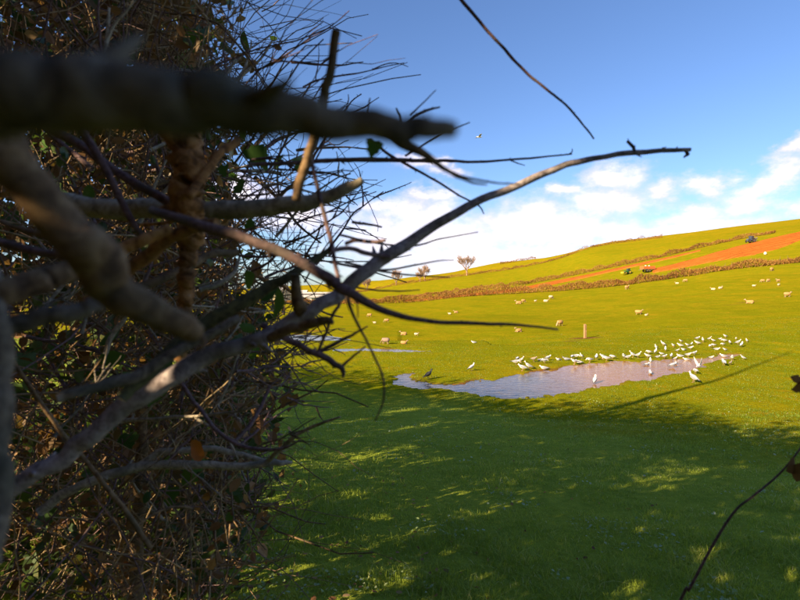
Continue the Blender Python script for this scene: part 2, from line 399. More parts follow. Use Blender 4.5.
def soil_material():
    m, N, b = principled('red_soil', (0.3, 0.1, 0.03), 1.0, 0.0)
    geo = N.node('ShaderNodeNewGeometry'); p = geo.outputs['Position']
    n1 = N.noise(p, 0.5, 5, 0.65); n2 = N.noise(p, 3.0, 4, 0.7)
    c = N.ramp(n1, [(0.28, (0.42, 0.115, 0.018)), (0.55, (0.55, 0.155, 0.026)), (0.8, (0.62, 0.20, 0.04))])
    rot = N.node('ShaderNodeMapping', {'Vector': p, 'Rotation': (0, 0, R(-38)), 'Scale': (0.035, 1.3, 0.0)}).outputs[0]
    fur = N.noise(rot, 1.0, 3, 0.6)
    c = N.mix(N.mapr(fur, 0.42, 0.66, 0, 0.75), c, (0.30, 0.085, 0.02))
    N.l.new(c, b.inputs['Base Color'])
    n2 = N.math('ADD', N.math('MULTIPLY', n2, 0.5), fur)
    bm = N.node('ShaderNodeBump', {'Strength': 0.9, 'Distance': 0.6, 'Height': n2}); N.l.new(bm.outputs[0], b.inputs['Normal'])
    return m
M['red_soil'] = soil_material()

def water_material():
    m, N, b = principled('pond_water', (0.16, 0.085, 0.045), 0.06, 0.26)
    b.inputs['IOR'].default_value = 1.34
    geo = N.node('ShaderNodeNewGeometry'); p = geo.outputs['Position']
    n0 = N.noise(p, 0.35, 3, 0.5)
    sx = N.node('ShaderNodeSeparateXYZ', {0: p}).outputs[0]
    silt = N.math('ADD', N.mapr(sx, 2.5, 10.0), N.math('MULTIPLY', N.math('SUBTRACT', n0, 0.5), 0.8))
    N.l.new(N.ramp(silt, [(0.1, (0.085, 0.065, 0.055)), (0.8, (0.27, 0.105, 0.015))]), b.inputs['Base Color'])
    n1 = N.noise(N.vmath('MULTIPLY', p, (1.0, 2.2, 1)), 3.2, 3, 0.5, 0.4); n2 = N.noise(p, 14.0, 2, 0.5)
    h = N.math('ADD', N.math('MULTIPLY', n1, 0.03), N.math('MULTIPLY', n2, 0.006))
    bm = N.node('ShaderNodeBump', {'Strength': 0.4, 'Distance': 1.0, 'Height': h}); N.l.new(bm.outputs[0], b.inputs['Normal'])
    return m
M['water'] = water_material()
M['white_feather'] = plain('white_feather', (0.66, 0.63, 0.60), 0.8, 0.06, 30)
M['grey_feather'] = plain('grey_feather', (0.25, 0.26, 0.30), 0.8, 0.12, 40)
M['black_feather'] = plain('black_feather', (0.03, 0.03, 0.033), 0.6, 0.3, 40)
M['beak'] = plain('beak', (0.55, 0.28, 0.04), 0.5, 0.1)
M['bird_leg'] = plain('bird_leg', (0.45, 0.25, 0.2), 0.6, 0.1)
M['brown_feather'] = plain('brown_feather', (0.26, 0.21, 0.16), 0.8, 0.3, 60)
M['fleece'] = plain('fleece', (0.44, 0.235, 0.085), 0.95, 0.22, 14, bump=0.8)
M['fleece_white'] = plain('fleece_white', (0.60, 0.47, 0.30), 0.95, 0.14, 14, bump=0.8)
M['fleece_grey'] = plain('fleece_grey', (0.26, 0.18, 0.13), 0.95, 0.25, 14, bump=0.8)
M['sheep_face'] = plain('sheep_face', (0.40, 0.27, 0.15), 0.8, 0.2)
M['post_wood'] = plain('post_wood', (0.36, 0.20, 0.09), 0.85, 0.35, 12, bump=0.6)
M['pole_wood'] = plain('pole_wood', (0.16, 0.11, 0.07), 0.85, 0.35, 12)
M['tyre'] = plain('tyre', (0.025, 0.023, 0.022), 0.9, 0.3)
M['tractor_green'] = plain('tractor_green', (0.02, 0.13, 0.03), 0.4, 0.1)
M['wheel_yellow'] = plain('wheel_yellow', (0.48, 0.34, 0.03), 0.5, 0.1)
M['trailer_orange'] = plain('trailer_orange', (0.55, 0.13, 0.03), 0.6, 0.15)
M['machine_blue'] = plain('machine_blue', (0.07, 0.085, 0.12), 0.5, 0.15)
M['machine_steel'] = plain('machine_steel', (0.16, 0.12, 0.10), 0.6, 0.3)
M['sack_white'] = plain('sack_white', (0.75, 0.70, 0.55), 0.8, 0.1)
M['glass'] = principled('dark_glass', (0.03, 0.04, 0.05), 0.08, 0.6)[0]
M['render_cream'] = plain('render_cream', (0.62, 0.54, 0.34), 0.9, 0.08, 2)
M['render_white'] = plain('render_white', (0.78, 0.75, 0.68), 0.9, 0.06, 2)
M['roof_slate'] = plain('roof_slate', (0.20, 0.19, 0.20), 0.7, 0.2, 3)
M['roof_sheet'] = plain('roof_sheet', (0.50, 0.46, 0.42), 0.6, 0.1, 2)
M['door_paint'] = plain('door_paint', (0.10, 0.13, 0.10), 0.6, 0.15)

# ------------------------------------------------------------------ the land
def shade_lift_at(x, y):  # mask of the shaded near grass that gets the painted brightening
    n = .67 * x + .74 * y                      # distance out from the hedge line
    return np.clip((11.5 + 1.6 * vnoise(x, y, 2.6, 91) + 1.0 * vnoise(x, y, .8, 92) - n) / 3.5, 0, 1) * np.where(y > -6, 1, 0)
def build_ground():
    yn = np.concatenate([-np.geomspace(4000, 6, 26), np.linspace(-5, 1.5, 14), np.geomspace(1.8, 40, 330), np.geomspace(40.4, 480, 250), np.geomspace(500, 6000, 30)])
    un = np.concatenate([np.linspace(-2.6, -1.0, 24)[:-1], np.linspace(-1.0, 1.0, 430), np.linspace(1.0, 2.6, 24)[1:]])
    U, Yg = np.meshgrid(un, yn)
    X = U * np.sqrt(Yg * Yg + 9.0)
    z, wet = ground_h(X.ravel(), Yg.ravel(), True)
    n, k = X.shape
    idx = np.arange(n * k).reshape(n, k)
    f = np.stack([idx[:-1, :-1], idx[:-1, 1:], idx[1:, 1:], idx[1:, :-1]], -1).reshape(-1, 4)
    xs, ys = X.ravel(), Yg.ravel()
    me = mesh_from('ground', np.stack([xs, ys, z], 1), f)
    mud = 0.72 * wet * (0.6 + 0.5 * vnoise(xs, ys, 1.5, 11))
    for px, py, rx, ry, a in PATCHES:
        c = G(px, py); mud = np.maximum(mud, a * np.clip(1.35 - np.hypot((xs - c[0]) / rx, (ys - c[1]) / ry), 0, 1))
    # the strip of grass at the muddy gateway in the valley
    at = me.attributes.new('mud', 'FLOAT', 'POINT'); at.data.foreach_set('value', mud.astype(np.float32))
    # drier, ochre sward higher up the hill
    px = xs / np.maximum(ys, 1) * FPX + 400
    a = np.array(H2, float); d2 = pchip(a[:, 0], a[:, 2], px)
    a = np.array(H3, float); d3 = pchip(a[:, 0], a[:, 2], px)
    a = np.array(H1, float); d1 = pchip(a[:, 0], a[:, 2], px)
    dry = np.where((ys > d2) & (ys < d3), 0.15 + .3 * np.clip((px - 580) / 80, 0, 1), 0.0)
    dry = np.where((ys > d1) & (ys <= d2), np.clip((640 - px) / 120, 0, 1), dry)
    dry = np.where(ys >= d3, 0.75, dry) * np.clip((ys - 60) / 40, 0, 1)
    dry = np.maximum(dry, 0.25 * np.clip((ys - 26) / 30, 0, 1))
    dry = np.maximum(dry, 0.8 * np.exp(-(((px - 545) / 60) ** 2 + ((ys - 19.0) / 1.6) ** 2)))
    at = me.attributes.new('dry', 'FLOAT', 'POINT'); at.data.foreach_set('value', dry.astype(np.float32))
    at = me.attributes.new('shade_lift', 'FLOAT', 'POINT'); at.data.foreach_set('value', shade_lift_at(xs, ys).astype(np.float32))
    o = add('ground', me, M['pasture']); tag(o, kind='structure')
PATCHES = [(585, 338, 1.7, 1.0, 0.8), (572, 341, 1.3, 0.7, 0.6), (748, 302, 2.4, 1.2, 0.6), (735, 304.5, 3.0, 0.8, 0.5), (545, 363, 1.6, 0.5, 0.5), (420, 345.5, 3.0, 0.6, 0.5), (300, 331, 3.5, 1.0, 0.9), (335, 345, 3.0, 0.7, 0.5),
           (640, 317, 1.0, 0.6, 0.4), (700, 346, 1.2, 0.5, 0.35), (770, 345, 1.6, 0.6, 0.3)]
build_ground()

def build_waters():
    for i, wd in enumerate(WATERS):
        P = wd['poly'][:, :2]; c = P.mean(0)
        pts = []
        n = len(P)
        for k in range(n):                                   # outline pushed outwards under the turf
            a, b, d = P[k - 1], P[k], P[(k + 1) % n]
            t = d - a; t /= np.linalg.norm(t); nr = np.array([t[1], -t[0]])
            pts.append((b, nr))
        area = sum(P[k - 1][0] * P[k][1] - P[k][0] * P[k - 1][1] for k in range(n))
        sgn = 1 if area > 0 else -1
        V = [(p[0] + sgn * nr[0] * 0.5, p[1] + sgn * nr[1] * 0.5, wd['lev']) for p, nr in pts]
        me = mesh_from('pond', V, [tuple(range(n)) if area > 0 else tuple(reversed(range(n)))], smooth=False)
        o = add(['pond', 'puddle', 'flood_water', 'flood_water'][i], me, M['water']); tag(o, kind='structure')
build_waters()

def strip(name, top, bot, mat, lift=0.25, n=70, m=10):
    """a worked strip of land between two picture polylines, laid on the slope"""
    def res(pl):
        w = np.array([G(*p) for p in pl]); s = np.concatenate([[0], np.cumsum(np.linalg.norm(np.diff(w[:, :2], axis=0), axis=1))]); s /= s[-1]
        t = np.linspace(0, 1, n); return np.stack([np.interp(t, s, w[:, 0]), np.interp(t, s, w[:, 1])], 1)
    a, b = res(top), res(bot)
    for e in (a, b): e += np.stack([vnoise(np.arange(n), 0 * e[:, 0], 1.5, 33), vnoise(np.arange(n), 0 * e[:, 0] + 9, 1.2, 34)], 1) * .45
    t = np.linspace(0, 1, m)[None, :, None]
    g = a[:, None] * (1 - t) + b[:, None] * t
    x, y = g[..., 0].ravel(), g[..., 1].ravel()
    edge = np.minimum(np.linspace(0, 1, m), 1 - np.linspace(0, 1, m))[None].repeat(n, 0).ravel()
    z = ground_h(x, y) + np.where(edge < 1e-6, -0.25, lift)
    idx = np.arange(n * m).reshape(n, m)
    f = np.stack([idx[:-1, :-1], idx[:-1, 1:], idx[1:, 1:], idx[1:, :-1]], -1).reshape(-1, 4)
    o = add(name, mesh_from(name, np.stack([x, y, z], 1), f), mat); tag(o, kind='structure'); return o
strip('ploughed_field', [(652, 269.5), (700, 257.5), (752, 242.5), (800, 231.6), (900, 214)], [(652, 273.5), (704, 264.5), (752, 256.5), (772, 251.5), (800, 241.5), (900, 222)], M['red_soil'])
strip('ploughed_headland', [(405, 300.2), (440, 297.2), (470, 294.2), (500, 290.2), (560, 280.2), (608, 270.2), (659, 259.6), (700, 250.6)], [(405, 301.2), (440, 298.6), (470, 296.4), (500, 293.4), (560, 283.2), (608, 272.8), (659, 261.4), (700, 251.4)], M['red_soil'])

# ------------------------------------------------------------------ scatter of leaf shapes and tubes
LEAF = np.array([[0, 0, 0], [0.28, 0.30, 0.06], [0.30, 0.70, 0.04], [0, 1.0, -0.10], [-0.30, 0.70, 0.04], [-0.28, 0.30, 0.06], [0, 0.5, -0.03]])
LEAF_F = np.array([[0, 1, 6], [1, 2, 6], [2, 3, 6], [3, 4, 6], [4, 5, 6], [5, 0, 6]])
QUAD = np.array([[-0.4, 0, 0], [0.4, 0.1, 0], [0.25, 0.9, 0.1], [-0.3, 1, -0.1]]); QUAD_F = np.array([[0, 1, 2, 3]])
SLIV = np.array([[-0.13, 0, 0], [0.13, 0.05, 0], [0.07, 0.9, 0.05], [-0.09, 1, -0.05]])

def rand_rot(n):
    q = rng.normal(size=(n, 4)); q /= np.linalg.norm(q, axis=1)[:, None]
    w, x, y, z = q.T
    return np.stack([np.stack([1 - 2 * (y * y + z * z), 2 * (x * y - z * w), 2 * (x * z + y * w)], -1),
                     np.stack([2 * (x * y + z * w), 1 - 2 * (x * x + z * z), 2 * (y * z - x * w)], -1),
                     np.stack([2 * (x * z - y * w), 2 * (y * z + x * w), 1 - 2 * (x * x + y * y)], -1)], 1)

def up_rot(n, spread=0.55):
    d = rng.normal(size=(n, 3)) * spread + np.array([0, 0, 1.0]); d /= np.linalg.norm(d, axis=1)[:, None]
    a = np.cross(d, rng.normal(size=(n, 3))); a /= np.linalg.norm(a, axis=1)[:, None]
    return np.stack([a, d, np.cross(a, d)], -1)

def scatter(name, pos, size, tint, shape=LEAF, faces=LEAF_F, rot=None):
    n = len(pos); rot = rand_rot(n) if rot is None else rot
    v = np.einsum('nij,kj->nki', rot, shape) * np.asarray(size).reshape(-1, 1, 1) + pos[:, None]
    k = len(shape)
    f = (faces[None] + (np.arange(n) * k)[:, None, None]).reshape(-1, faces.shape[1])
    return mesh_from(name, v.reshape(-1, 3), f, smooth=False, tint=np.repeat(tint, k))

def smooth_path(P, per=6):
    P = np.asarray(P, float)
    if len(P) < 3: 
        t = np.linspace(0, 1, per + 1)[:, None]; return P[0] * (1 - t) + P[-1] * t
    Q = np.vstack([2 * P[0] - P[1], P, 2 * P[-1] - P[-2]]); out = []
    for i in range(1, len(Q) - 2):
        p0, p1, p2, p3 = Q[i - 1], Q[i], Q[i + 1], Q[i + 2]
        for t in np.arange(per) / per:
            out.append(0.5 * (2 * p1 + (p2 - p0) * t + (2 * p0 - 5 * p1 + 4 * p2 - p3) * t * t + (3 * p1 - p0 - 3 * p2 + p3) * t ** 3))
    out.append(P[-1]); return np.array(out)

class Tubes:
    """collects tubes for ONE mesh"""
    def __init__(s): s.v = []; s.f = []; s.n = 0; s.tri = []
    def tube(s, P, r, sides=6, cap=True):
        P = np.asarray(P, float); r = np.asarray(r, float); n = len(P)
        T = np.gradient(P, axis=0); T /= np.linalg.norm(T, axis=1)[:, None] + 1e-12
        ref = np.array([0.13, 0.21, 0.97]) if abs(T[:, 2]).mean() < 0.8 else np.array([0.97, 0.1, 0.2])
        A = np.cross(T, ref); A /= np.linalg.norm(A, axis=1)[:, None] + 1e-12; B = np.cross(T, A)
        th = np.linspace(0, 2 * math.pi, sides, endpoint=False)
        ring = P[:, None] + (A[:, None] * np.cos(th)[None, :, None] + B[:, None] * np.sin(th)[None, :, None]) * r.reshape(n, -1, 1)
        s.v.append(ring.reshape(-1, 3))
        i = np.arange(n - 1)[:, None] * sides; j = np.arange(sides)[None]; j2 = (j + 1) % sides
        f = np.stack([i + j, i + j2, i + sides + j2, i + sides + j], -1).reshape(-1, 4) + s.n
        s.f.append(f); base = s.n; s.n += n * sides
        if cap:
            for k, pt in ((0, P[0] - T[0] * r.reshape(n, -1)[0].mean() * 0.25), (n - 1, P[-1] + T[-1] * r.reshape(n, -1)[-1].mean() * 0.25)):
                s.v.append(pt[None]); a = base + k * sides + np.arange(sides); b = base + k * sides + (np.arange(sides) + 1) % sides
                s.tri.append(np.stack([a, b, np.full(sides, s.n)], 1)); s.n += 1
    def mesh(s, name, smooth=True):
        v = np.concatenate(s.v); f = np.concatenate(s.f)
        if not s.tri: return mesh_from(name, v, f, smooth)
        t = np.concatenate(s.tri)
        me = bpy.data.meshes.new(name); nq, nt = len(f), len(t)
        me.vertices.add(len(v)); me.vertices.foreach_set('co', v.astype(np.float32).ravel())
        me.loops.add(nq * 4 + nt * 3); me.loops.foreach_set('vertex_index', np.concatenate([f.ravel(), t.ravel()]).astype(np.int32))
        me.polygons.add(nq + nt)
        me.polygons.foreach_set('loop_start', np.concatenate([np.arange(nq) * 4, nq * 4 + np.arange(nt) * 3]).astype(np.int32))
        me.polygons.foreach_set('loop_total', np.concatenate([np.full(nq, 4), np.full(nt, 3)]).astype(np.int32))
        me.update(calc_edges=True); me.polygons.foreach_set('use_smooth', np.full(nq + nt, smooth)); return me
    def box(s, c, d, rz=0.0):
        c = np.asarray(c, float); d = np.asarray(d, float) / 2
        k = np.array([[-1, -1, -1], [1, -1, -1], [1, 1, -1], [-1, 1, -1], [-1, -1, 1], [1, -1, 1], [1, 1, 1], [-1, 1, 1]]) * d
        ca, sa = math.cos(rz), math.sin(rz)
        k = np.stack([k[:, 0] * ca - k[:, 1] * sa, k[:, 0] * sa + k[:, 1] * ca, k[:, 2]], 1) + c
        s.v.append(k); s.f.append(np.array([[0, 3, 2, 1], [4, 5, 6, 7], [0, 1, 5, 4], [1, 2, 6, 5], [2, 3, 7, 6], [3, 0, 4, 7]]) + s.n); s.n += 8

# ------------------------------------------------------------------ far hedgerows
def hedgerow(name, pl, height, width, label, dens=26, top_noise=0.55, thin=1.0):
    w = np.array([G(*p) for p in pl])
    seg = np.linalg.norm(np.diff(w[:, :2], axis=0), axis=1); s = np.concatenate([[0], np.cumsum(seg)]); L = s[-1]
    n = int(L * dens * height * thin * 2.4)
    t = rng.uniform(0, L, n)
    x = np.interp(t, s, w[:, 0]); y = np.interp(t, s, w[:, 1])
    dx = np.interp(t + 0.5, s, w[:, 0]) - np.interp(t - 0.5, s, w[:, 0]); dy = np.interp(t + 0.5, s, w[:, 1]) - np.interp(t - 0.5, s, w[:, 1])
    l = np.hypot(dx, dy) + 1e-9; nx, ny = -dy / l, dx / l
    hh = height * (1 + top_noise * vnoise(t, t * 0, 2.5, 21) + 0.2 * vnoise(t, t * 0, 0.8, 22) + 0.35 * vnoise(t, t * 0, 17, 23) + 1.1 * np.clip(vnoise(t, t * 0, 4.2, 26) - .62, 0, 1) - .8 * np.clip(vnoise(t, t * 0, 3.1, 27) - .7, 0, 1))
    v = rng.uniform(0, 1, n) ** 0.8
    prof = width / 2 * np.sqrt(np.clip(1 - (v * 1.0) ** 3, 0.05, 1)) * (1 + 0.3 * vnoise(t, v * 3, 1.5, 24))
    off = rng.uniform(-1, 1, n); off = np.sign(off) * np.abs(off) ** 0.5 * prof
    px = x + nx * off; py = y + ny * off
    pz = ground_h(px, py) + v * hh
    tint = np.clip(0.5 + 0.28 * vnoise(t, v * 2, 5, 25) + 0.22 * rng.normal(size=n), 0, 1)
    root = empty(name, w[len(w) // 2]); root.rotation_euler = (0, 0, 0)
    o = w[len(w) // 2]
    me = scatter(name + '_twigs', np.stack([px, py, pz], 1) - o, rng.uniform(0.18, 0.50, n), tint, SLIV, QUAD_F, up_rot(n))
    tag(add('foliage', me, M['hedge_far'], root), kind='stuff')
    tb = Tubes()
    for q in np.arange(0.5, L, 1.6):
        q += rng.uniform(-0.6, 0.6); bx_, by_ = np.interp(q, s, w[:, 0]), np.interp(q, s, w[:, 1]); bz = gz(bx_, by_)
        tb.tube(np.array([[bx_, by_, bz - 0.1], [bx_ + rng.uniform(-.2, .2), by_, bz + height * .5], [bx_ + rng.uniform(-.4, .4), by_, bz + height * rng.uniform(.9, 1.25)]]) - o, [0.06, 0.045, 0.02], 4, False)
    tag(add('stems', tb.mesh('stems'), M['bark_brown'], root), kind='stuff')
    tag(root, label, 'hedge'); return root
def cur(K, lo, hi, extra=(), dy=0.0):
    a = np.array(K, float); xs = np.linspace(lo, hi, 26); return [(x, float(pchip(a[:, 0], a[:, 1], x)) + dy) for x in xs]
hedgerow('hedgerow', cur(H1, 262, 905), 1.25, 1.4, 'thick brown leafless hedge along the top of the sheep pasture, nearest on the hill', 60)
hedgerow('hedgerow', cur(H2, 400, 775, dy=-0.3), 1.05, 1.2, 'thin dark brown hedge above the red ploughed strips halfway up the hill', 46)
hedgerow('hedgerow', cur(H3, 350, 588, dy=0.4), 1.15, 1.3, 'dark hedge climbing to the right from the lone skyline tree', 32, thin=0.9)
hedgerow('hedgerow', cur(RG, 590, 662, dy=1.2), 1.3, 1.3, 'low dark hedge lying along the crest of the hill', 26)
hedgerow('hedgerow', [(500, 264.5), (512, 262.5), (524, 260.5), (536, 258.8)], 1.6, 1.5, 'short dark hedge on the skyline right of the lone tree', 24)

# ------------------------------------------------------------------ skyline trees
def tree(px, py, D, hpx, label, seed):
    rs = random.Random(seed); r = ray(px, py); x, y = (CAM + r * D)[:2]; z = gz(x, y)
    zpx = CAM[2] + ray(px, py - hpx)[2] * D
    H = hpx / FPX * D * 1.65
    root = empty('bare_tree', (x, y, z - 0.15))
    tk = Tubes(); cr = Tubes()
    def grow(p, d, ln, rad, lev):
        n = 4; pts = [p]; dd = d.copy()
        for i in range(n):
            dd = dd + np.array([rs.uniform(-1, 1), rs.uniform(-1, 1), rs.uniform(-.2, .8)]) * 0.17; dd /= np.linalg.norm(dd)
            pts.append(pts[-1] + dd * ln / n)
        rr = np.linspace(rad, rad * 0.62, n + 1)
        (tk if lev < 2 else cr).tube(pts, np.maximum(rr, .04), 6 if lev < 2 else 3, False)
        if lev >= 5: return
        for k in range(4 if lev in (1, 2, 3) else 3):
            q = pts[-1] if k == 0 else pts[rs.randint(2, n)]
            a = rs.uniform(0, 6.28); sp = rs.uniform(.4, .85) if k else rs.uniform(.1, .4)
            nd = dd + sp * np.array([math.cos(a), math.sin(a), rs.uniform(-.1, .35)]); nd /= np.linalg.norm(nd)
            grow(q, nd, ln * rs.uniform(.66, .84), rr[-1] * rs.uniform(.6, .8), lev + 1)
    grow(np.zeros(3), np.array([0.03, 0, 1.0]), H * 0.27, H * 0.035, 0)
    grow(np.array([0, 0, H * 0.2]), np.array([0.5, 0.1, .8]) / 0.95, H * 0.22, H * 0.02, 1)
    grow(np.array([0, 0, H * 0.16]), np.array([-0.5, -0.1, .8]) / 0.95, H * 0.22, H * 0.02, 1)
    add('trunk', tk.mesh('trunk'), M['bark_tree'], root); add('crown', cr.mesh('crown'), M['bark_tree'], root)
    tag(root, label, 'tree', 'bare trees on the skyline')
tree(467, 276, 262, 15.5, 'tallest bare tree standing alone on the skyline hedge', 3)
tree(425, 281.5, 272, 11, 'small rounded bare tree on the skyline left of the tallest one', 4)
tree(396, 285.5, 282, 11, 'slim pale bare tree on the skyline, third from the right', 5)
tree(367, 291, 296, 9, 'smallest bare tree on the skyline at the far left', 6)
tree(420, 282, 274, 8, 'low bare bushy tree touching the small rounded one on its left', 8)

# ------------------------------------------------------------------ farm buildings in the valley
def building(name, px, py, D, L, Wd, H, RH, rz, wall, roof, label, wins, doors):
    r = ray(px, py); x, y = (CAM + r * D)[:2]; z = gz(x, y) - 0.1
    root = empty(name, (x, y, z), rz)
    tb = Tubes(); tb.box((0, 0, H / 2), (L, Wd, H)); w = add('wall', tb.mesh('wall', False), wall, root)
    me = mesh_from('gable', [(-L / 2, -Wd / 2, H), (-L / 2, Wd / 2, H), (-L / 2, 0, H + RH), (L / 2, -Wd / 2, H), (L / 2, Wd / 2, H), (L / 2, 0, H + RH)], [(0, 2, 1), (3, 4, 5), (0, 3, 5, 2), (1, 2, 5, 4)], False)
    add('gable', me, wall, root)
    e = 0.35; t = 0.14
    rf = None
    for s in (-1, 1):
        sl = RH / (Wd / 2); y0 = s * (Wd / 2 + e); z0 = H - e * sl
        v = [(-L / 2 - e, y0, z0 + .02), (L / 2 + e, y0, z0 + .02), (L / 2 + e, 0, H + RH + .02), (-L / 2 - e, 0, H + RH + .02)]
        v += [(a, b, c + t) for a, b, c in v]
        f = [(0, 1, 2, 3), (4, 7, 6, 5), (0, 4, 5, 1), (1, 5, 6, 2), (2, 6, 7, 3), (3, 7, 4, 0)]
        rf = add('roof', mesh_from('roof', v, f, False), roof, root)
    for wx, wz, ww, wh in wins:
        tb = Tubes(); tb.box((wx, -Wd / 2 - 0.02, wz), (ww + .2, 0.08, wh + .2)); o = add('window', tb.mesh('window', False), M['render_white'], root)
        tb = Tubes(); tb.box((wx, -Wd / 2 - 0.05, wz), (ww, 0.06, wh)); add('pane', tb.mesh('pane', False), M['glass'], o)
    for dx, dw, dh in doors:
        tb = Tubes(); tb.box((dx, -Wd / 2 - 0.03, dh / 2), (dw, 0.1, dh)); add('door', tb.mesh('door', False), M['door_paint'], root)
    tag(root, label, 'building'); return root
building('farmhouse', 277, 304.5, 150, 6.5, 5, 3.6, 2.0, R(-25), M['render_cream'], M['roof_slate'], 'cream farmhouse glimpsed through the hedge twigs on the left', [(-1.8, 2.6, .8, .9), (1.8, 2.6, .8, .9), (-1.8, 1.0, .8, 1.0)], [(0.2, 0.9, 2.0)])
building('barn', 318, 304, 160, 12, 6, 1.5, 1.5, R(8), M['render_white'], M['roof_sheet'], 'long low barn with a pale sheet roof behind the branch fork', [(-4, 1.1, .9, .7), (4.4, 1.1, .9, .7)], [(-1, 2.0, 1.7)])
building('shed', 297, 304, 170, 7, 5, 2.2, 1.5, R(-5), M['render_cream'], M['roof_sheet'], 'small pale shed between the farmhouse and the long barn', [(2, 1.3, .8, .7)], [(-1, 1.6, 1.8)])

# ------------------------------------------------------------------ copies of things with their parts
def copy_thing(src, loc, rz, s=1.0):
    r = src.copy(); col.objects.link(r); r.location = loc; r.rotation_euler = (0, 0, rz); r.scale = (s, s, s)
    for ch in src.children:
        c = ch.copy(); col.objects.link(c); c.parent = r
        for g in ch.children:
            d = g.copy(); col.objects.link(d); d.parent = c
    return r

def loft(secs, sides=12):
    """one smooth body from (x, z, half width, half height) sections"""
    tb = Tubes(); v = []
    th = np.linspace(0, 2 * math.pi, sides, endpoint=False)
    for x, y, z, ry, rz in secs: v.append(np.stack([np.full(sides, x), y + ry * np.cos(th), z + rz * np.sin(th)], 1))
    n = len(secs); v = np.concatenate(v)
    f = [(i * sides + j, i * sides + (j + 1) % sides, (i + 1) * sides + (j + 1) % sides, (i + 1) * sides + j) for i in range(n - 1) for j in range(sides)]
    f += [tuple(reversed(range(sides))), tuple((n - 1) * sides + j for j in range(sides))]
    return v, f

# ------------------------------------------------------------------ gulls
def gull_proto(kind, body_mat, wing_mat):
    g = None
    z0 = {'stand': 0.20, 'preen': 0.20, 'alert': 0.22, 'swim': 0.055, 'wings': 0.20, 'sit': 0.09}[kind]
    tilt = {'stand': 0.22, 'preen': 0.1, 'alert': 0.42, 'swim': 0.06, 'wings': 0.3, 'sit': 0.08}[kind]
    secs = []
    for x, rz_, ry_, dz in [(-.235, .006, .018, .012), (-.19, .018, .030, .012), (-.13, .046, .055, .006), (-.06, .072, .078, 0), (.02, .085, .086, 0), (.09, .078, .076, .004), (.135, .056, .056, .016)]:
        secs.append((x * math.cos(tilt) - dz * math.sin(tilt), 0, z0 + x * math.sin(tilt) + dz, ry_, rz_))
    bx_, bz = secs[-1][0], secs[-1][2]
    if kind == 'preen': nk = [(.03, .02, .035), (.055, .01, .036), (.08, -.03, .040), (.098, -.055, .034), (.112, -.07, .014)]
    elif kind == 'alert': nk = [(.015, .035, .046), (.022, .07, .044), (.032, .10, .046), (.058, .112, .040), (.082, .108, .016)]
    else: nk = [(.018, .022, .048), (.03, .045, .046), (.046, .064, .046), (.074, .070, .040), (.096, .066, .016)]
    for a, b, r in nk: secs.append((bx_ + a, 0.0, bz + b, r, r))
    v, f = loft(secs)
    root = add('gull', mesh_from('gull', v, f), body_mat)
    hx, hz = bx_ + nk[-1][0], bz + nk[-1][1]
    dr = -0.6 if kind == 'preen' else -0.12
    tb = Tubes(); tb.tube([(hx - .01, 0, hz), (hx + .03, 0, hz + .03 * dr), (hx + .05, 0, hz + .05 * dr - .006)], [.011, .009, .003], 6); add('beak', tb.mesh('beak'), M['beak'], root)
    for s in (-1, 1):
        if kind == 'wings':
            V = [(.08, s * .07, z0 + .07), (-.08, s * .07, z0 + .02), (.05, s * .16, z0 + .25), (-.10, s * .15, z0 + .18), (-.02, s * .22, z0 + .40), (-.12, s * .20, z0 + .34), (-.10, s * .24, z0 + .50)]
            V = V + [(a - .006, b + s * .012, c) for a, b, c in V]
            F = [(0, 2, 3, 1), (2, 4, 5, 3), (4, 6, 5), (7, 8, 10, 9), (9, 10, 12, 11), (11, 12, 13), (0, 1, 8, 7), (1, 3, 10, 8), (3, 5, 12, 10), (5, 6, 13, 12), (6, 4, 11, 13), (4, 2, 9, 11), (2, 0, 7, 9)]
            add('wing', mesh_from('wing', V, F, False), wing_mat, root)
        else:
            w = []
            for x, hgt, oy in [(.10, .018, .070), (.04, .048, .090), (-.05, .050, .086), (-.14, .034, .060), (-.22, .018, .034), (-.30, .005, .012)]:
                w.append((x * math.cos(tilt), s * (oy - .010), z0 + x * math.sin(tilt) + .026, .016, hgt))
            v, f = loft(w, 8)
            wo = add('wing', mesh_from('wing', v, f), wing_mat, root)
            w = [(x * math.cos(tilt), s * oy, z0 + x * math.sin(tilt) + .024, .012, h) for x, h, oy in [(-.21, .017, .040), (-.27, .013, .026), (-.335, .004, .010)]]
            v, f = loft(w, 8); add('wing_tip', mesh_from('wing_tip', v, f), M['black_feather'], wo)
        if kind in ('stand', 'preen', 'alert', 'wings'):
            tb = Tubes(); tb.tube([(.0, s * .03, z0 - .05), (-.01, s * .032, .09), (.005, s * .033, .004)], [.010, .006, .006], 5)
            tb.tube([(.0, s * .033, .006), (.05, s * .040, .004)], [.006, .012], 4)
            add('leg', tb.mesh('leg'), M['bird_leg'], root)
    return root
WF, GF = M['white_feather'], M['grey_feather']
protos = {k: gull_proto(k, WF, WF if k == 'wings' else GF) for k in ('stand', 'preen', 'alert', 'swim', 'wings', 'sit')}
protos['young'] = gull_proto('stand', M['brown_feather'], M['brown_feather'])
ORD = ['first', 'second', 'third', 'fourth', 'fifth', 'sixth', 'seventh', 'eighth', 'ninth', 'tenth', 'eleventh', 'twelfth', 'thirteenth', 'fourteenth', 'fifteenth', 'sixteenth', 'seventeenth', 'eighteenth', 'nineteenth', 'twentieth', 'twenty-first', 'twenty-second', 'twenty-third']
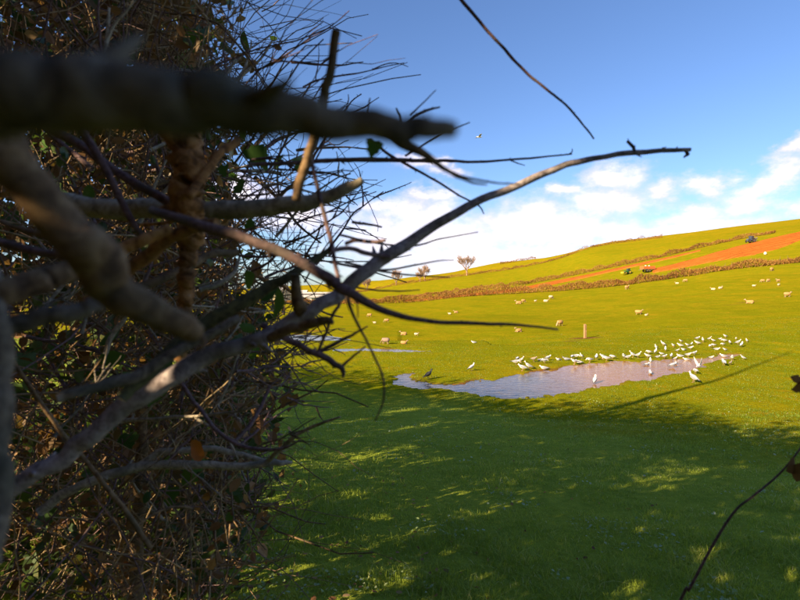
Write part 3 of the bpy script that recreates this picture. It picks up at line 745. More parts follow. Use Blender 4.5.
line = [(517.5, 358), (515.8, 361.5), (521, 359.5), (533.8, 358.5), (540.5, 358), (544.5, 360), (548, 357), (558.5, 357.2), (572.2, 355.9), (576, 355.3), (581.8, 355.3), (574.5, 361.5), (579, 359.8), (589.7, 359), (596.4, 356.4),
        (603.2, 355.9), (606.6, 357.6), (612.5, 355.6), (624, 355.3), (627.8, 356.1), (632.8, 354.2), (638, 354.7), (647.6, 354.7)]
flock = [(648.7, 350.6), (656.2, 346.3), (655.5, 350.4), (663, 342.6), (657.6, 354.3), (650.4, 359.8), (665.4, 347.7), (661.7, 351), (664.4, 356), (671.3, 354.6), (675.4, 357.3), (673.4, 344.2), (677.5, 348.7), (680.3, 344.2), (681, 339.2),
         (680.3, 353.6), (683.7, 347.3), (687.4, 343.3), (690.6, 346.3), (691.7, 342.2), (688.2, 353.9), (694.3, 351.8), (697.5, 336.7), (697.5, 341.5), (703, 339), (709.4, 337), (713.3, 338.5), (710.5, 344.5), (713.7, 343.2), (716.7, 346.7),
         (711.2, 356), (719.9, 336), (725.4, 334.6), (724.3, 338.8), (722.9, 342.2), (725, 347.7), (729.8, 340.8), (736, 336.7), (738, 341.2), (741.5, 343.6), (747, 339.2), (723.6, 355.5), (732.3, 357), (743.1, 356.4)]
gulls = []
GG = 'gulls at the pond'
def put_gull(px, py, kind, label, size=1.0, rz=None, dy=3.4, water=False):
    src = protos[kind]
    if water: p = on_plane(px, py + dy, -0.03); z = -0.03 - (0.0 if kind == 'swim' else 0.05)
    else: p = G(px, py + dy); z = p[2] - 0.004
    rz = random.choice([random.uniform(-1.2, 1.2), random.uniform(2, 4.2)]) if rz is None else rz
    size *= 0.70; o = copy_thing(src, (p[0], p[1], z), rz, size)
    tag(o, label, 'gull', GG); gulls.append(o); return o
for i, (x, y) in enumerate(sorted(line)):
    k = random.choice(['stand', 'stand', 'preen', 'alert', 'sit']) if i not in (3,) else 'young'
    put_gull(x, y, k, 'white gull on the far shore, %s from the left in the line' % ORD[i] if k != 'young' else 'small brownish young gull near the left end of the far shore line', random.uniform(.92, 1.12))
rows = {'back': [], 'second': [], 'third': [], 'fourth': [], 'shore': []}
for x, y in flock: rows['back' if y < 340 else 'second' if y < 345 else 'third' if y < 349.5 else 'fourth' if y < 354.4 else 'shore'].append((x, y))
for rn, lst in rows.items():
    for i, (x, y) in enumerate(sorted(lst)):
        put_gull(x, y, random.choice(['stand', 'stand', 'preen', 'alert', 'sit', 'stand']), 'white gull, %s from left in the %s row of the flock' % (ORD[i], rn), random.uniform(.72, 1.08))
put_gull(522.5, 367.5, 'stand', 'left one of two white gulls side by side at the pond\'s left shore', 1.15, 2.6, 3.5)
put_gull(528.4, 366, 'alert', 'right one of two white gulls side by side at the pond\'s left shore', 1.15, 2.9, 3.5)
put_gull(544, 366.5, 'sit', 'white gull at the water\'s edge alone, right of the pair on the left shore', 1.1, 2.8)
put_gull(471.5, 367, 'alert', 'lone white gull standing upright on grass left of the flock', 1.05, 0.5, 3.8)
put_gull(594.7, 379.5, 'alert', 'white gull wading alone in the middle of the pond', 1.1, 1.0, 3.6, True)
put_gull(672.7, 364.2, 'stand', 'large white gull standing in shallow water facing right', 1.2, 0.2, 3.4, True)
put_gull(698.8, 363.5, 'wings', 'white gull with raised wings splashing at the pond\'s right end', 1.0, 0.4, 4.0, True)
put_gull(695.6, 370.4, 'preen', 'white gull just behind the nearest gull on the near bank', 0.95, 1.5, 3.4)
put_gull(693.5, 378, 'alert', 'nearest white gull, standing upright on the near bank of the pond', 1.25, 1.9, 4.6)
put_gull(650.4, 372.3, 'swim', 'white gull swimming by itself right of the pond\'s middle', 1.1, 1.2, 1.6, True)
put_gull(646.8, 363.7, 'swim', 'white gull swimming close to the far shore below the line', 1.0, 0.4, 1.6, True)
put_gull(675.8, 361, 'young', 'buff coloured gull wading behind the large white one', .9, 1.2, 3.0, True)
put_gull(686.5, 358.7, 'swim', 'small white gull afloat at the flock\'s edge in the pond', .95, 2.8, 1.4, True)
put_gull(723.9, 362, 'stand', 'white gull standing alone at the right tip of the pond', 1.15, 1.3, 3.6)
put_gull(730.5, 362.5, 'young', 'buff gull crouched beside the right tip of the pond', .75, .6, 2.4)
put_gull(473.8, 342, 'sit', 'pale grey gull sitting far out on the pasture above the lone gull', 1.0, 2.8, 1.2)
# dark bird and the duck
def dark_bird(px, py, label, name, cat, mat, s, kind='alert', rz=0.6):
    p = G(px, py); g = gull_proto(kind, mat, mat); g.name = name; g.location = p; g.rotation_euler = (0, 0, rz); g.scale = (s, s, s)
    for c in g.children:
        if c.name.startswith(('beak', 'leg')): c.data = c.data.copy(); c.data.materials.clear(); c.data.materials.append(M['black_feather'])
    tag(g, label, cat)
dark_bird(428.5, 379.3, 'black crow standing on grass by the pond\'s left end', 'crow', 'crow', M['black_feather'], .85)
dark_bird(566.5, 360.5, 'dark grey duck sitting on the far shore among the gulls', 'duck', 'duck', M['grey_feather'], .75, 'sit', 2.9)
# flying gull
def flying():
    D = 55.0; p = W(479, 137, D); root = empty('flying_gull', p, R(15)); root.scale = (1.5, 1.5, 1.5)
    v, f = loft([(-.22, 0, 0, .02, .006), (-.12, 0, 0, .05, .04), (0, 0, 0, .07, .065), (.1, 0, .01, .06, .055), (.17, 0, .02, .035, .035), (.21, 0, .02, .03, .03), (.24, 0, .015, .01, .01)], 10)
    add('body', mesh_from('body', v, f), WF, root)
    for s in (-1, 1):
        V = [(.08, s * .05, .03), (-.08, s * .05, .02), (.10, s * .30, .14), (-.06, s * .28, .12), (-.06, s * .62, .06)]; V += [(a, b, c - .012) for a, b, c in V]
        F = [(0, 2, 3, 1), (2, 4, 3), (5, 6, 8, 7), (7, 8, 9), (0, 1, 6, 5), (1, 3, 8, 6), (3, 4, 9, 8), (4, 2, 7, 9), (2, 0, 5, 7)]
        add('wing', mesh_from('wing', V, F, False), GF, root)
    tb = Tubes(); tb.tube([(.235, 0, .015), (.28, 0, .008)], [.009, .003], 5); add('beak', tb.mesh('beak'), M['beak'], root)
    tag(root, 'gull flying alone against the blue sky above the long twig', 'gull')
flying()
# the plain prototypes themselves go
def drop(o):
    for c in list(o.children): drop(c)
    bpy.data.objects.remove(o)
for o in protos.values(): drop(o)

# ------------------------------------------------------------------ sheep
def sheep_proto(kind, fleece):
    z = 0.36 if kind == 'lie' else 0.58
    secs = [(-.56, 0, z + .02, .05, .08), (-.50, 0, z + .02, .17, .20), (-.36, 0, z, .25, .27), (-.1, 0, z - .02, .28, .29), (.15, 0, z - .01, .27, .28), (.34, 0, z + .02, .21, .24), (.44, 0, z + .05, .12, .16)]
    v, f = loft(secs, 14); v = np.array(v); v += 0.018 * np.sin(v[:, [1, 2, 0]] * 31 + v[:, [2, 0, 1]] * 17)
    root = add('sheep', mesh_from('sheep', v, f), fleece)
    if kind == 'graze': hd = [(.40, 0, z + .04, .11, .13), (.55, 0, z - .14, .09, .10), (.64, 0, z - .32, .085, .085), (.70, 0, z - .43, .07, .065), (.74, 0, z - .52, .04, .04)]
    else: hd = [(.40, 0, z + .08, .11, .14), (.50, 0, z + .22, .09, .10), (.56, 0, z + .32, .095, .09), (.66, 0, z + .30, .075, .07), (.76, 0, z + .25, .045, .045)]
    v, f = loft(hd, 10); h = add('head', mesh_from('head', v, f), M['sheep_face'], root)
    e = hd[2]
    for s in (-1, 1):
        tb = Tubes(); tb.tube([(e[0], s * .07, e[2] + .03), (e[0] - .03, s * .15, e[2] + .05), (e[0] - .05, s * .20, e[2] + .02)], [.02, .035, .01], 5); add('ear', tb.mesh('ear'), M['sheep_face'], h)
    for x in (-.36, .28):
        for s in (-1, 1):
            tb = Tubes()
            if kind == 'lie': tb.tube([(x, s * .20, .16), (x + .18, s * .25, .07), (x + .02, s * .26, .04)], [.06, .045, .03], 6)
            else: tb.tube([(x, s * .14, z - .15), (x + .02, s * .13, .22), (x - .01, s * .13, .0)], [.075, .04, .036], 6)
            add('leg', tb.mesh('leg'), M['sheep_face'], root)
    if kind == 'lie':
        root.data.transform(Matrix.Translation((0, 0, -0.06)))
    return root
sp = {}
for k in ('graze', 'stand', 'lie'):
    for fn in ('fleece', 'fleece_white', 'fleece_grey'): sp[k, fn] = sheep_proto(k, M[fn])
SHEEP = [  # px, py of the feet, length in px, kind, fleece, label
 (369.4, 317, 5.5, 'graze', 'fleece', 'tan sheep grazing farthest left under the brown hedge'),
 (374.5, 324, 3.2, 'stand', 'fleece_white', 'tiny white lamb below the leftmost tan sheep'),
 (386.5, 322.5, 6, 'graze', 'fleece', 'tan sheep grazing above the hanging curved twig'),
 (403.5, 335, 7.5, 'lie', 'fleece', 'sheep lying beside a white lamb above the dark bodied ewe'),
 (416.5, 336, 3.4, 'stand', 'fleece_white', 'white lamb right of the lying sheep, above the far flood water'),
 (385.4, 344, 10, 'graze', 'fleece_grey', 'dark bodied ewe grazing beside the far flood water'),
 (404, 344, 5, 'lie', 'fleece', 'small sheep lying right of the dark bodied ewe'),
 (449.5, 315, 3.6, 'stand', 'fleece_white', 'white lamb below the hedge, left of a resting tan sheep'),
 (456, 313, 5, 'lie', 'fleece', 'tan sheep resting just right of a lamb, left of the hill\'s middle'),
 (518.5, 304, 7, 'lie', 'fleece', 'tan sheep resting close under the brown hedge at the picture\'s centre'),
 (523.5, 302.5, 5, 'graze', 'fleece', 'tan sheep touching the one resting under the hedge'),
 (535.5, 302, 3.2, 'stand', 'fleece_white', 'white lamb alone between two pairs under the hedge'),
 (546, 302, 5.5, 'lie', 'fleece_white', 'cream sheep lying under the hedge, lower one of its pair'),
 (551, 299, 5.5, 'graze', 'fleece_white', 'cream sheep close to the hedge, upper one of its pair'),
 (518.5, 332, 8.5, 'lie', 'fleece', 'sheep lying at the tip of the long drooping twig'),
 (559.8, 326, 9, 'graze', 'fleece', 'large tan sheep grazing up the slope left of the wooden post'),
 (627, 289.5, 6, 'stand', 'fleece', 'tan sheep standing against the brown hedge below the green tractor'),
 (638.6, 314.8, 7.5, 'stand', 'fleece', 'tan ewe standing with a lamb on the open slope'),
 (646.4, 315.8, 4.5, 'lie', 'fleece_white', 'white lamb lying right of the ewe on the open slope'),
 (677, 284, 4, 'lie', 'fleece_white', 'white lamb left of a tan sheep below the hedge'),
 (685.3, 282, 4.6, 'graze', 'fleece', 'tan sheep grazing below the hedge, above two white lambs'),
 (713, 290, 4.8, 'lie', 'fleece_white', 'left one of two white sheep resting on the slope'),
 (720.5, 289, 5.4, 'lie', 'fleece_white', 'right one of two white sheep resting on the slope'),
 (754, 287, 3.6, 'stand', 'fleece_white', 'white lamb left of the three sheep in a row'),
 (762.5, 282.2, 4.5, 'graze', 'fleece', 'leftmost of three tan sheep in a row under the hedge'),
 (768.3, 282, 5, 'graze', 'fleece', 'middle one of three tan sheep in a row under the hedge'),
 (778, 282, 4.5, 'stand', 'fleece', 'rightmost of three tan sheep in a row under the hedge'),
 (778.7, 286, 3.8, 'stand', 'fleece_white', 'white lamb just below the rightmost of the three sheep'),
 (771.8, 271, 5.5, 'graze', 'fleece', 'tan sheep highest on the right, right under the hedge'),
 (787.4, 297, 7.5, 'stand', 'fleece', 'tan sheep nearest the right edge, standing on the slope'),
 (749.5, 303.5, 8, 'lie', 'fleece', 'tan sheep lying on a bare patch at the right'),
 (640, 314, 4, 'graze', 'fleece', 'small tan sheep grazing right behind the standing ewe'),
]
for px, py, L, kind, fl, label in SHEEP:
    p = G(px, py); s = L / FPX * p[1] / 1.28
    s = float(np.clip(s, 0.36, 1.05))
    o = copy_thing(sp[kind, fl], (p[0], p[1], p[2] - 0.02), random.choice([random.uniform(-.5, .5), random.uniform(2.6, 3.7)]), s)
    o.name = 'lamb' if 'lamb' in label.split(' beside ')[0].split(' with ')[0] and 'white lamb' in label[:20] or label.startswith('tiny') else 'sheep'
    tag(o, label, 'lamb' if o.name.startswith('lamb') else 'sheep', 'sheep on the pasture')
for o in sp.values(): drop(o)

# ------------------------------------------------------------------ fence post
def post():
    p = G(585, 338); root = empty('wooden_post', (p[0], p[1], p[2]))
    tb = Tubes(); tb.box((0, 0, .42), (.15, .13, 1.0), .3); me = tb.mesh('shaft', False); me.vertices[6].co.z += .06; me.vertices[7].co.z += .05
    add('shaft', me, M['post_wood'], root)
    tb = Tubes(); tb.tube([(.0, -.085, .75), (0.05, -.11, .70), (0, -.085, .62)], [.006, .006, .006], 5); add('staple', tb.mesh('staple'), M['machine_steel'], root)
    tag(root, 'short wooden post on a patch of bare earth above the gulls', 'post')
post()

# ------------------------------------------------------------------ farm machines
def wheel(root, x, y, r, w, mat_hub):
    tb = Tubes(); th = np.linspace(0, 2 * math.pi, 19)
    tb.tube([(x + (r - w * .35) * math.cos(a), y, r + (r - w * .35) * math.sin(a)) for a in th], np.full(19, w * .5), 6, False)
    o = add('wheel', tb.mesh('tyre'), M['tyre'], root)
    tb = Tubes(); tb.tube([(x, y - w * .32, r), (x, y + w * .32, r)], [(r - w * .6)] * 2, 14); add('rim', tb.mesh('rim', False), mat_hub, o)
def tractor(px, py, rz, body, hub, label, s, extra=None):
    p = G(px, py); root = empty('tractor', (p[0], p[1], p[2] + .2), rz); root.scale = (s, s, s)
    for sy in (-1, 1): wheel(root, -.8, sy * .85, .85, .5, hub); wheel(root, 1.5, sy * .75, .55, .35, hub)
    tb = Tubes(); tb.box((1.15, 0, 1.25), (1.7, .8, .7)); tb.box((.3, 0, .8), (3.0, .5, .5)); add('bonnet', tb.mesh('bonnet', False), body, root)
    tb = Tubes(); tb.box((-.55, 0, 1.3), (1.3, 1.2, .5)); add('chassis', tb.mesh('chassis', False), body, root)
    c = Tubes(); c.box((-.5, 0, 2.1), (1.25, 1.2, 1.1)); cab = add('cab', c.mesh('cab', False), M['glass'], root)
    c = Tubes(); c.box((-.5, 0, 2.72), (1.5, 1.4, .14)); add('roof', c.mesh('roof', False), body, cab)
    for a in (-1, 1):
        for b in (-1, 1):
            c = Tubes(); c.box((-.5 + a * .62, b * .6, 2.1), (.09, .09, 1.12)); add('pillar', c.mesh('pillar', False), body, cab)
    c = Tubes(); c.tube([(.7, .35, 1.5), (.7, .35, 2.4)], [.05, .04], 6); add('exhaust', c.mesh('exhaust'), M['machine_steel'], root)
    if extra: extra(root)
    tag(root, label, 'tractor'); return root
def front_loader(root):
    t = Tubes(); t.box((2.2, .5, 1.0), (1.6, .12, .18)); t.box((2.2, -.5, 1.0), (1.6, .12, .18)); t.box((3.1, 0, .55), (.5, 1.9, .8)); add('loader', t.mesh('loader', False), M['wheel_yellow'], root)
def plough(root):
    t = Tubes(); t.tube([(-1.2, 0, .9), (-2.4, 0, 1.2), (-3.6, .2, 1.5)], [.12, .12, .1], 6)
    for i in range(4):
        x = -1.9 - i * .5; t.tube([(x, 0, 1.2 + i * .1), (x - .3, .1, .6 + i * .25), (x - .1, .3, .35 + i * .25)], [.07, .09, .16], 6); t.box((x - .2, .15, 1.75 + i * .12), (.14, .5, .6), .4)
    add('plough', t.mesh('plough'), M['machine_steel'], root)
tractor(627.5, 274.6, R(195), M['tractor_green'], M['wheel_yellow'], 'green tractor with a yellow front loader behind the brown hedge', .5, front_loader)
tractor(750.5, 243.5, R(200), M['machine_blue'], M['machine_steel'], 'dark blue tractor carrying a raised plough at the top of the red field', .58, plough)
def trailer():
    p = G(647.5, 272.6); root = empty('trailer', (p[0], p[1], p[2] + .15), R(14)); root.scale = (.72,) * 3
    for x in (-.9, .2): 
        for sy in (-1, 1): wheel(root, x, sy * .85, .42, .28, M['machine_steel'])
    t = Tubes(); t.box((0, 0, .95), (4.6, 1.9, .16)); add('bed', t.mesh('bed', False), M['machine_steel'], root)
    for y in (-.95, .95): t = Tubes(); t.box((0, y, 1.5), (4.6, .08, .95)); add('side_panel', t.mesh('side_panel', False), M['trailer_orange'], root)
    for x in (-2.3, 2.3): t = Tubes(); t.box((x, 0, 1.55), (.08, 1.85, 1.05)); add('end_panel', t.mesh('end_panel', False), M['trailer_orange'], root)
    t = Tubes(); t.tube([(-2.3, 0, .9), (-3.6, 0, .6)], [.08, .06], 6); add('drawbar', t.mesh('drawbar'), M['machine_steel'], root)
    tag(root, 'orange sided farm trailer parked right of the green tractor', 'trailer')
    ca, sa = math.cos(R(14)), math.sin(R(14))
    for i, (x, y, z) in enumerate([(-1.2, -.45, 1.5), (.25, -.4, 1.5)]):
        v, f = loft([(-.34, 0, .5, .2, .3), (-.25, 0, .52, .42, .5), (.0, 0, .55, .48, .56), (.25, 0, .52, .42, .5), (.34, 0, .5, .2, .3)], 12); v = np.array(v) * [.8, .8, .7]
        o = add('sack', mesh_from('sack', v, f), M['sack_white'], None, (p[0] + .72 * (x * ca - y * sa), p[1] + .72 * (x * sa + y * ca), p[2] + .15 + .72 * z)); o.scale = (.72,) * 3
        tag(o, ['cream sack standing in the orange trailer, left one', 'cream sack standing in the orange trailer, right one'][i], 'sack', 'sacks in the trailer')
trailer()
def marker():
    p = G(765.2, 255); root = empty('white_bag', (p[0], p[1], p[2] + .05)); root.scale = (.55,) * 3
    v, f = loft([(-.38, 0, .45, .2, .3), (-.28, 0, .5, .42, .5), (.0, 0, .52, .48, .55), (.28, 0, .5, .42, .5), (.38, 0, .45, .2, .3)], 12)
    add('bag', mesh_from('bag', v, f), M['sack_white'], root)
    t = Tubes(); t.tube([(-.1, 0, 1.0), (-.05, 0, 1.22), (.1, 0, 1.2), (.12, 0, 1.0)], [.04] * 4, 5); add('strap', t.mesh('strap'), M['sack_white'], root)
    tag(root, 'white bulk bag on grass at the lower edge of the ploughed field', 'bag')
marker()

# ------------------------------------------------------------------ the hedge the camera looks out of
hedge = empty('hedge', (-0.6, 1.6, gz(-0.6, 1.6)))
tag(hedge, 'tangled dark hedge of bare branches and ivy filling the left side', 'hedge')
HB = np.array(hedge.location)

def rough(P, r, amt, seed, sides, freq=1.0):
    """per-ring, per-side radius with knots"""
    n = len(P); s = np.concatenate([[0], np.cumsum(np.linalg.norm(np.diff(P, axis=0), axis=1))])
    k = s[:, None] / (r.mean() * 3.2) * freq; a = np.linspace(0, 2 * math.pi, sides, endpoint=False)[None]
    q = .55 * vnoise(k + 1.2 * np.cos(a), seed * 7.3 + 1.2 * np.sin(a) + 0 * k, 1.0, seed)
    q = q + .8 * vnoise(k * .55 + 2.6 * np.cos(a), seed + 2.6 * np.sin(a) + 0 * k, 1.0, seed + 1) + .45 * vnoise(k * 1.6 + 5 * np.cos(a), seed + 5 * np.sin(a) + 0 * k, 1.0, seed + 2)
    kn = np.clip(vnoise(k * .35, 0 * k + seed, 1.0, seed + 5) - .45, 0, 1) * .9
    return r[:, None] * (1 + amt * q + kn * amt * 1.2)

def stem(pts, D, mat, name='branch', label=None, parent=None, sides=12, amt=0.08, spurs=0, seed=None, per=7, shoots=0, blunt=False):
    """a branch through picture points (x, y, width) at depth D (a number or one per point)"""
    seed = int(rng.integers(1, 9999)) if seed is None else seed
    n = len(pts); Ds = np.full(n, D, float) if np.isscalar(D) else np.interp(np.linspace(0, 1, n), np.linspace(0, 1, len(D)), D)
    P = np.array([W(p[0], p[1], d) for p, d in zip(pts, Ds)]); r = np.array([p[2] / 2 / FPX * d for p, d in zip(pts, Ds)])
    Q = smooth_path(np.column_stack([P, r]), per); P, r = Q[:, :3], np.maximum(Q[:, 3], 0.0004)
    tl = r * min(.35, amt * 4); P = P + np.stack([vnoise(np.arange(len(P)), 0 * r + j, 2.3, seed + j) for j in range(3)], 1) * tl[:, None]
    tb = Tubes(); tb.tube(P - HB, rough(P, r, amt, seed, sides), sides)
    rs = random.Random(seed); T = np.gradient(P, axis=0); T /= np.linalg.norm(T, axis=1)[:, None]
    for _ in range(spurs):
        i = rs.randrange(1, len(P) - 1); d = np.array([rs.gauss(0, 1) for _ in range(3)]); d -= T[i] * (d @ T[i]); d /= np.linalg.norm(d); d = d * .8 + T[i] * .6
        ln = r[i] * rs.uniform(1.6, 3.6)
        tb.tube(np.array([P[i], P[i] + d * ln * .6, P[i] + d * ln]) - HB, [r[i] * .5, r[i] * .36, r[i] * .1], 5)
    for _ in range(shoots):
        i = rs.randrange(len(P) // 4, len(P) - 1); d = np.array([rs.gauss(0, 1) for _ in range(3)]); d -= T[i] * (d @ T[i]); d /= np.linalg.norm(d); d = d * .7 + T[i] * .8
        shoot(tb, P[i], d, rs.uniform(.05, .2), max(r[i] * .4, .0007), rs, 1)
    o = add(name, tb.mesh(name), M[mat], hedge if parent is None else parent)
    if label: o['label'] = label
    return o

def shoot(tb, p, d, ln, r, rs, lev):
    n = 6; pts = [p]; d = d / np.linalg.norm(d)
    for i in range(n):
        d = d + np.array([rs.gauss(0, .16), rs.gauss(0, .16), rs.gauss(0.02, .16)]); d /= np.linalg.norm(d); pts.append(pts[-1] + d * ln / n)
    tb.tube(np.array(pts) - HB, np.linspace(r, r * .4, n + 1), 5)
    for i in range(1, n):
        if rs.random() < .35:
            e = np.array([rs.gauss(0, 1) for _ in range(3)]); e /= np.linalg.norm(e)
            if lev > 0 and rs.random() < .6: shoot(tb, pts[i], d + e * .8, ln * rs.uniform(.3, .6), r * .6, rs, lev - 1)
            else: tb.tube(np.array([pts[i], pts[i] + (d + e) * r * 2.5]) - HB, [r * .7, r * .25], 4)

# --- large near branches
stem([(-90, 92, 84), (0, 97, 80), (80, 98, 74), (150, 100, 64), (230, 106, 54), (300, 117, 42), (350, 125, 33), (400, 129, 27), (436, 129, 20), (452, 129, 17)], [.115, .125, .14], 'bark_dark', label='thick dark blurred branch across the top left', sides=18, spurs=5, amt=.06, seed=11)
stem([(-60, 92, 44), (-10, 138, 44), (30, 182, 42), (75, 236, 44), (95, 258, 50), (112, 284, 40), (150, 313, 32), (176, 324, 27), (197, 331, 20)], [.20, .24, .28], 'bark_brown', label='thick brown blurred branch slanting down to a stub', sides=18, amt=.07, seed=12)
stem([(146, 108, 20), (160, 114, 26), (178, 130, 31), (187, 160, 32), (190, 195, 30), (193, 226, 25), (188, 252, 18), (187, 285, 16), (184, 322, 13), (180, 360, 10)], [.56, .58, .62], 'bark_orange', label='rough orange brown upright branch', sides=26, amt=.16, seed=13, spurs=4, per=16)
stem([(30, 196, 18), (90, 206, 20), (140, 210, 20), (200, 210, 19), (255, 207, 18), (300, 204, 16), (330, 196, 14), (350, 187, 11), (362, 181, 7)], [.66, .62], 'bark_pale', label='pale grey brown branch with a cut tip', sides=14, amt=.06, seed=14)
stem([(-60, 560, 20), (0, 498, 17), (60, 460, 17), (110, 420, 18), (160, 381, 20), (215, 352, 16), (262, 337, 14), (300, 316, 14), (338, 293, 15), (372, 268, 14), (408, 243, 12), (460, 211, 9), (512, 187, 7.5), (560, 167, 6.5), (600, 157, 5.5), (640, 152.5, 5), (690, 150, 4)], [.52, .55, .60, .66, .72], 'bark_grey', label='long branch arching from the lower left to its bare tip in the sky', sides=12, amt=.10, spurs=16, seed=15)
stem([(634, 153, 3), (633, 147, 3.4), (627, 141, 3)], .70, 'bark_purple', 'twig', sides=6, spurs=6)
stem([(684, 150, 3), (688, 154, 3.2), (684, 157, 2)], .72, 'bark_purple', 'twig', sides=6, spurs=2)
stem([(120, 400, 12), (150, 372, 14), (175, 346, 13), (205, 322, 14), (255, 296, 12), (300, 270, 9), (330, 250, 6)], [.50, .60], 'bark_moss', label='mossy branch running beside the long arching one', sides=10, amt=.08)
stem([(60, 398, 10), (110, 384, 12), (150, 368, 12), (200, 338, 10), (240, 318, 8)], [.46, .55], 'bark_dark', sides=10)
stem([(150, 210, 8), (205, 226, 11), (258, 243, 11), (310, 266, 11), (345, 290, 11), (382, 310, 7), (430, 321.5, 5), (482, 323.5, 4), (520, 325.5, 3), (558, 329.5, 2)], [.46, .48, .55], 'bark_purple', label='purplish branch that droops to a thin tip over the pasture', sides=10, amt=.07, spurs=7, seed=16)
stem([(346, 293, 5), (352, 312, 3.4), (365, 338, 2.6), (381, 372, 2.3), (384, 398, 2.0), (375, 421, 1.4)], [.5, .54], 'bark_purple', 'twig', sides=7)
stem([(352, 296, 3), (357, 304, 2), (358, 318, 1.3)], .5, 'bark_purple', 'twig', sides=6)
stem([(262, 325, 7), (282, 337, 7), (304, 348, 7), (322, 356, 7), (341, 368, 5.5), (343, 377, 3)], [.58, .6], 'bark_purple', 'twig', sides=8, amt=.12, spurs=3)
stem([(340, 368, 4), (351, 358, 2.6), (366, 346, 1.4)], .6, 'bark_purple', 'twig', sides=6, spurs=4)
stem([(316, 352, 4.6), (336, 343, 4.2), (352, 335, 3), (368, 326, 1.5)], .6, 'bark_purple', 'twig', sides=7, amt=.12, spurs=5)
stem([(318, 352, 3.4), (327, 330, 3.2), (334, 312, 3.4), (341, 303, 3)], .58, 'bark_purple', 'twig', sides=7, amt=.15, spurs=4)
stem([(270, 338, 10), (295, 328, 11), (318, 321, 10), (329, 321, 7), (333, 324, 3)], [.54, .52], 'bark_brown', 'stub', 'short cut stub below the long branch', sides=10, amt=.08)
stem([(295, 275, 9), (297, 300, 13), (303, 312, 12)], [.56, .57], 'bark_brown', 'stub', sides=8, amt=.14)
# --- lower left
stem([(40, 512, 9), (75, 487, 9), (115, 473, 9.5), (150, 466, 9), (200, 465, 8.5), (245, 466, 7), (278, 463, 6), (292, 462, 3)], [1.05, 1.15], 'bark_pale', label='pale bare branch lying across the lower left', sides=10, amt=.09, spurs=4, seed=18)
stem([(138, 466, 6), (158, 453, 6.5), (185, 450, 6.5), (215, 449, 6), (245, 456, 5.5), (270, 462, 4)], [1.1, 1.15], 'bark_pale', sides=8, amt=.1)
stem([(266, 462, 5), (284, 446, 4.6), (302, 432, 3.8), (322, 423, 3), (340, 417, 1.8)], [1.12, 1.0], 'bark_pale', 'twig', 'pale knobbly twig against the dark grass', sides=8, amt=.16, spurs=9)
stem([(14, 362, 4), (36, 396, 4), (62, 432, 4.4), (95, 472, 4.6), (126, 512, 5), (150, 548, 5)], [.7, .8], 'bark_brown', 'twig', sides=7)
stem([(145, 380, 10), (143, 420, 11), (140, 470, 12), (136, 540, 13), (134, 640, 14)], [1.5, 1.6], 'bark_brown', label='upright grey brown stem', sides=10)
stem([(180, 382, 4), (200, 410, 4), (222, 435, 4), (250, 448, 4), (280, 449, 3), (300, 440, 1.5)], [.9, .85], 'bark_purple', 'twig', sides=7, spurs=4)
stem([(270, 385, 3.5), (262, 405, 4), (250, 425, 4), (235, 442, 4)], [1.0, .9], 'bark_purple', 'twig', sides=7)
stem([(-20, 333, 22), (30, 322, 20), (70, 312, 18), (100, 304, 15), (112, 300, 12)], [.26, .3], 'bark_dark', sides=12)
stem([(-40, 300, 30), (10, 288, 28), (50, 278, 26), (85, 266, 20)], [.25, .3], 'bark_brown', sides=12)
stem([(-15, 560, 34), (-6, 470, 30), (-2, 400, 26), (-4, 330, 22), (-14, 270, 20)], [.24, .26], 'bark_dark', label='blurred dark stem at the left edge', sides=12)
stem([(52, 90, 8), (75, 118, 8), (100, 160, 8), (120, 200, 7.5), (142, 236, 6)], [.55, .6], 'bark_purple', sides=8)
stem([(50, 128, 9), (84, 148, 9), (125, 178, 9), (168, 202, 9), (210, 224, 8)], [.62, .6], 'bark_purple', sides=8)
stem([(215, 222, 12), (180, 232, 13), (150, 252, 14), (120, 278, 13), (90, 300, 11)], [.5, .56], 'bark_orange', sides=10, amt=.1)
stem([(100, 252, 12), (140, 242, 12), (170, 226, 10)], [.48, .5], 'bark_orange', sides=10)
stem([(240, 140, 7), (224, 150, 8), (206, 172, 9), (188, 196, 9)], [.6, .55], 'bark_orange', sides=8)
stem([(238, 252, 7), (210, 255, 7), (186, 268, 7), (150, 284, 9), (100, 296, 10)], [.75, .6], 'bark_brown', sides=8)
stem([(0, 222, 5), (30, 232, 6), (60, 238, 6), (90, 236, 5)], [.5, .45], 'bark_brown', sides=8)
stem([(-10, 240, 9), (30, 250, 9), (70, 258, 8)], [.45, .42], 'bark_purple', sides=8)
stem([(200, 290, 5), (222, 282, 5), (235, 272, 4), (240, 256, 2.5)], [.9, .95], 'bark_pale', 'twig', sides=7)
stem([(105, 354, 5), (112, 336, 5), (124, 320, 4), (128, 304, 2)], [1.0, 1.0], 'bark_pale', 'twig', sides=7)
stem([(196, 332, 5), (203, 338, 5), (202, 348, 4), (195, 346, 2)], .31, 'bark_brown', 'twig', sides=7)
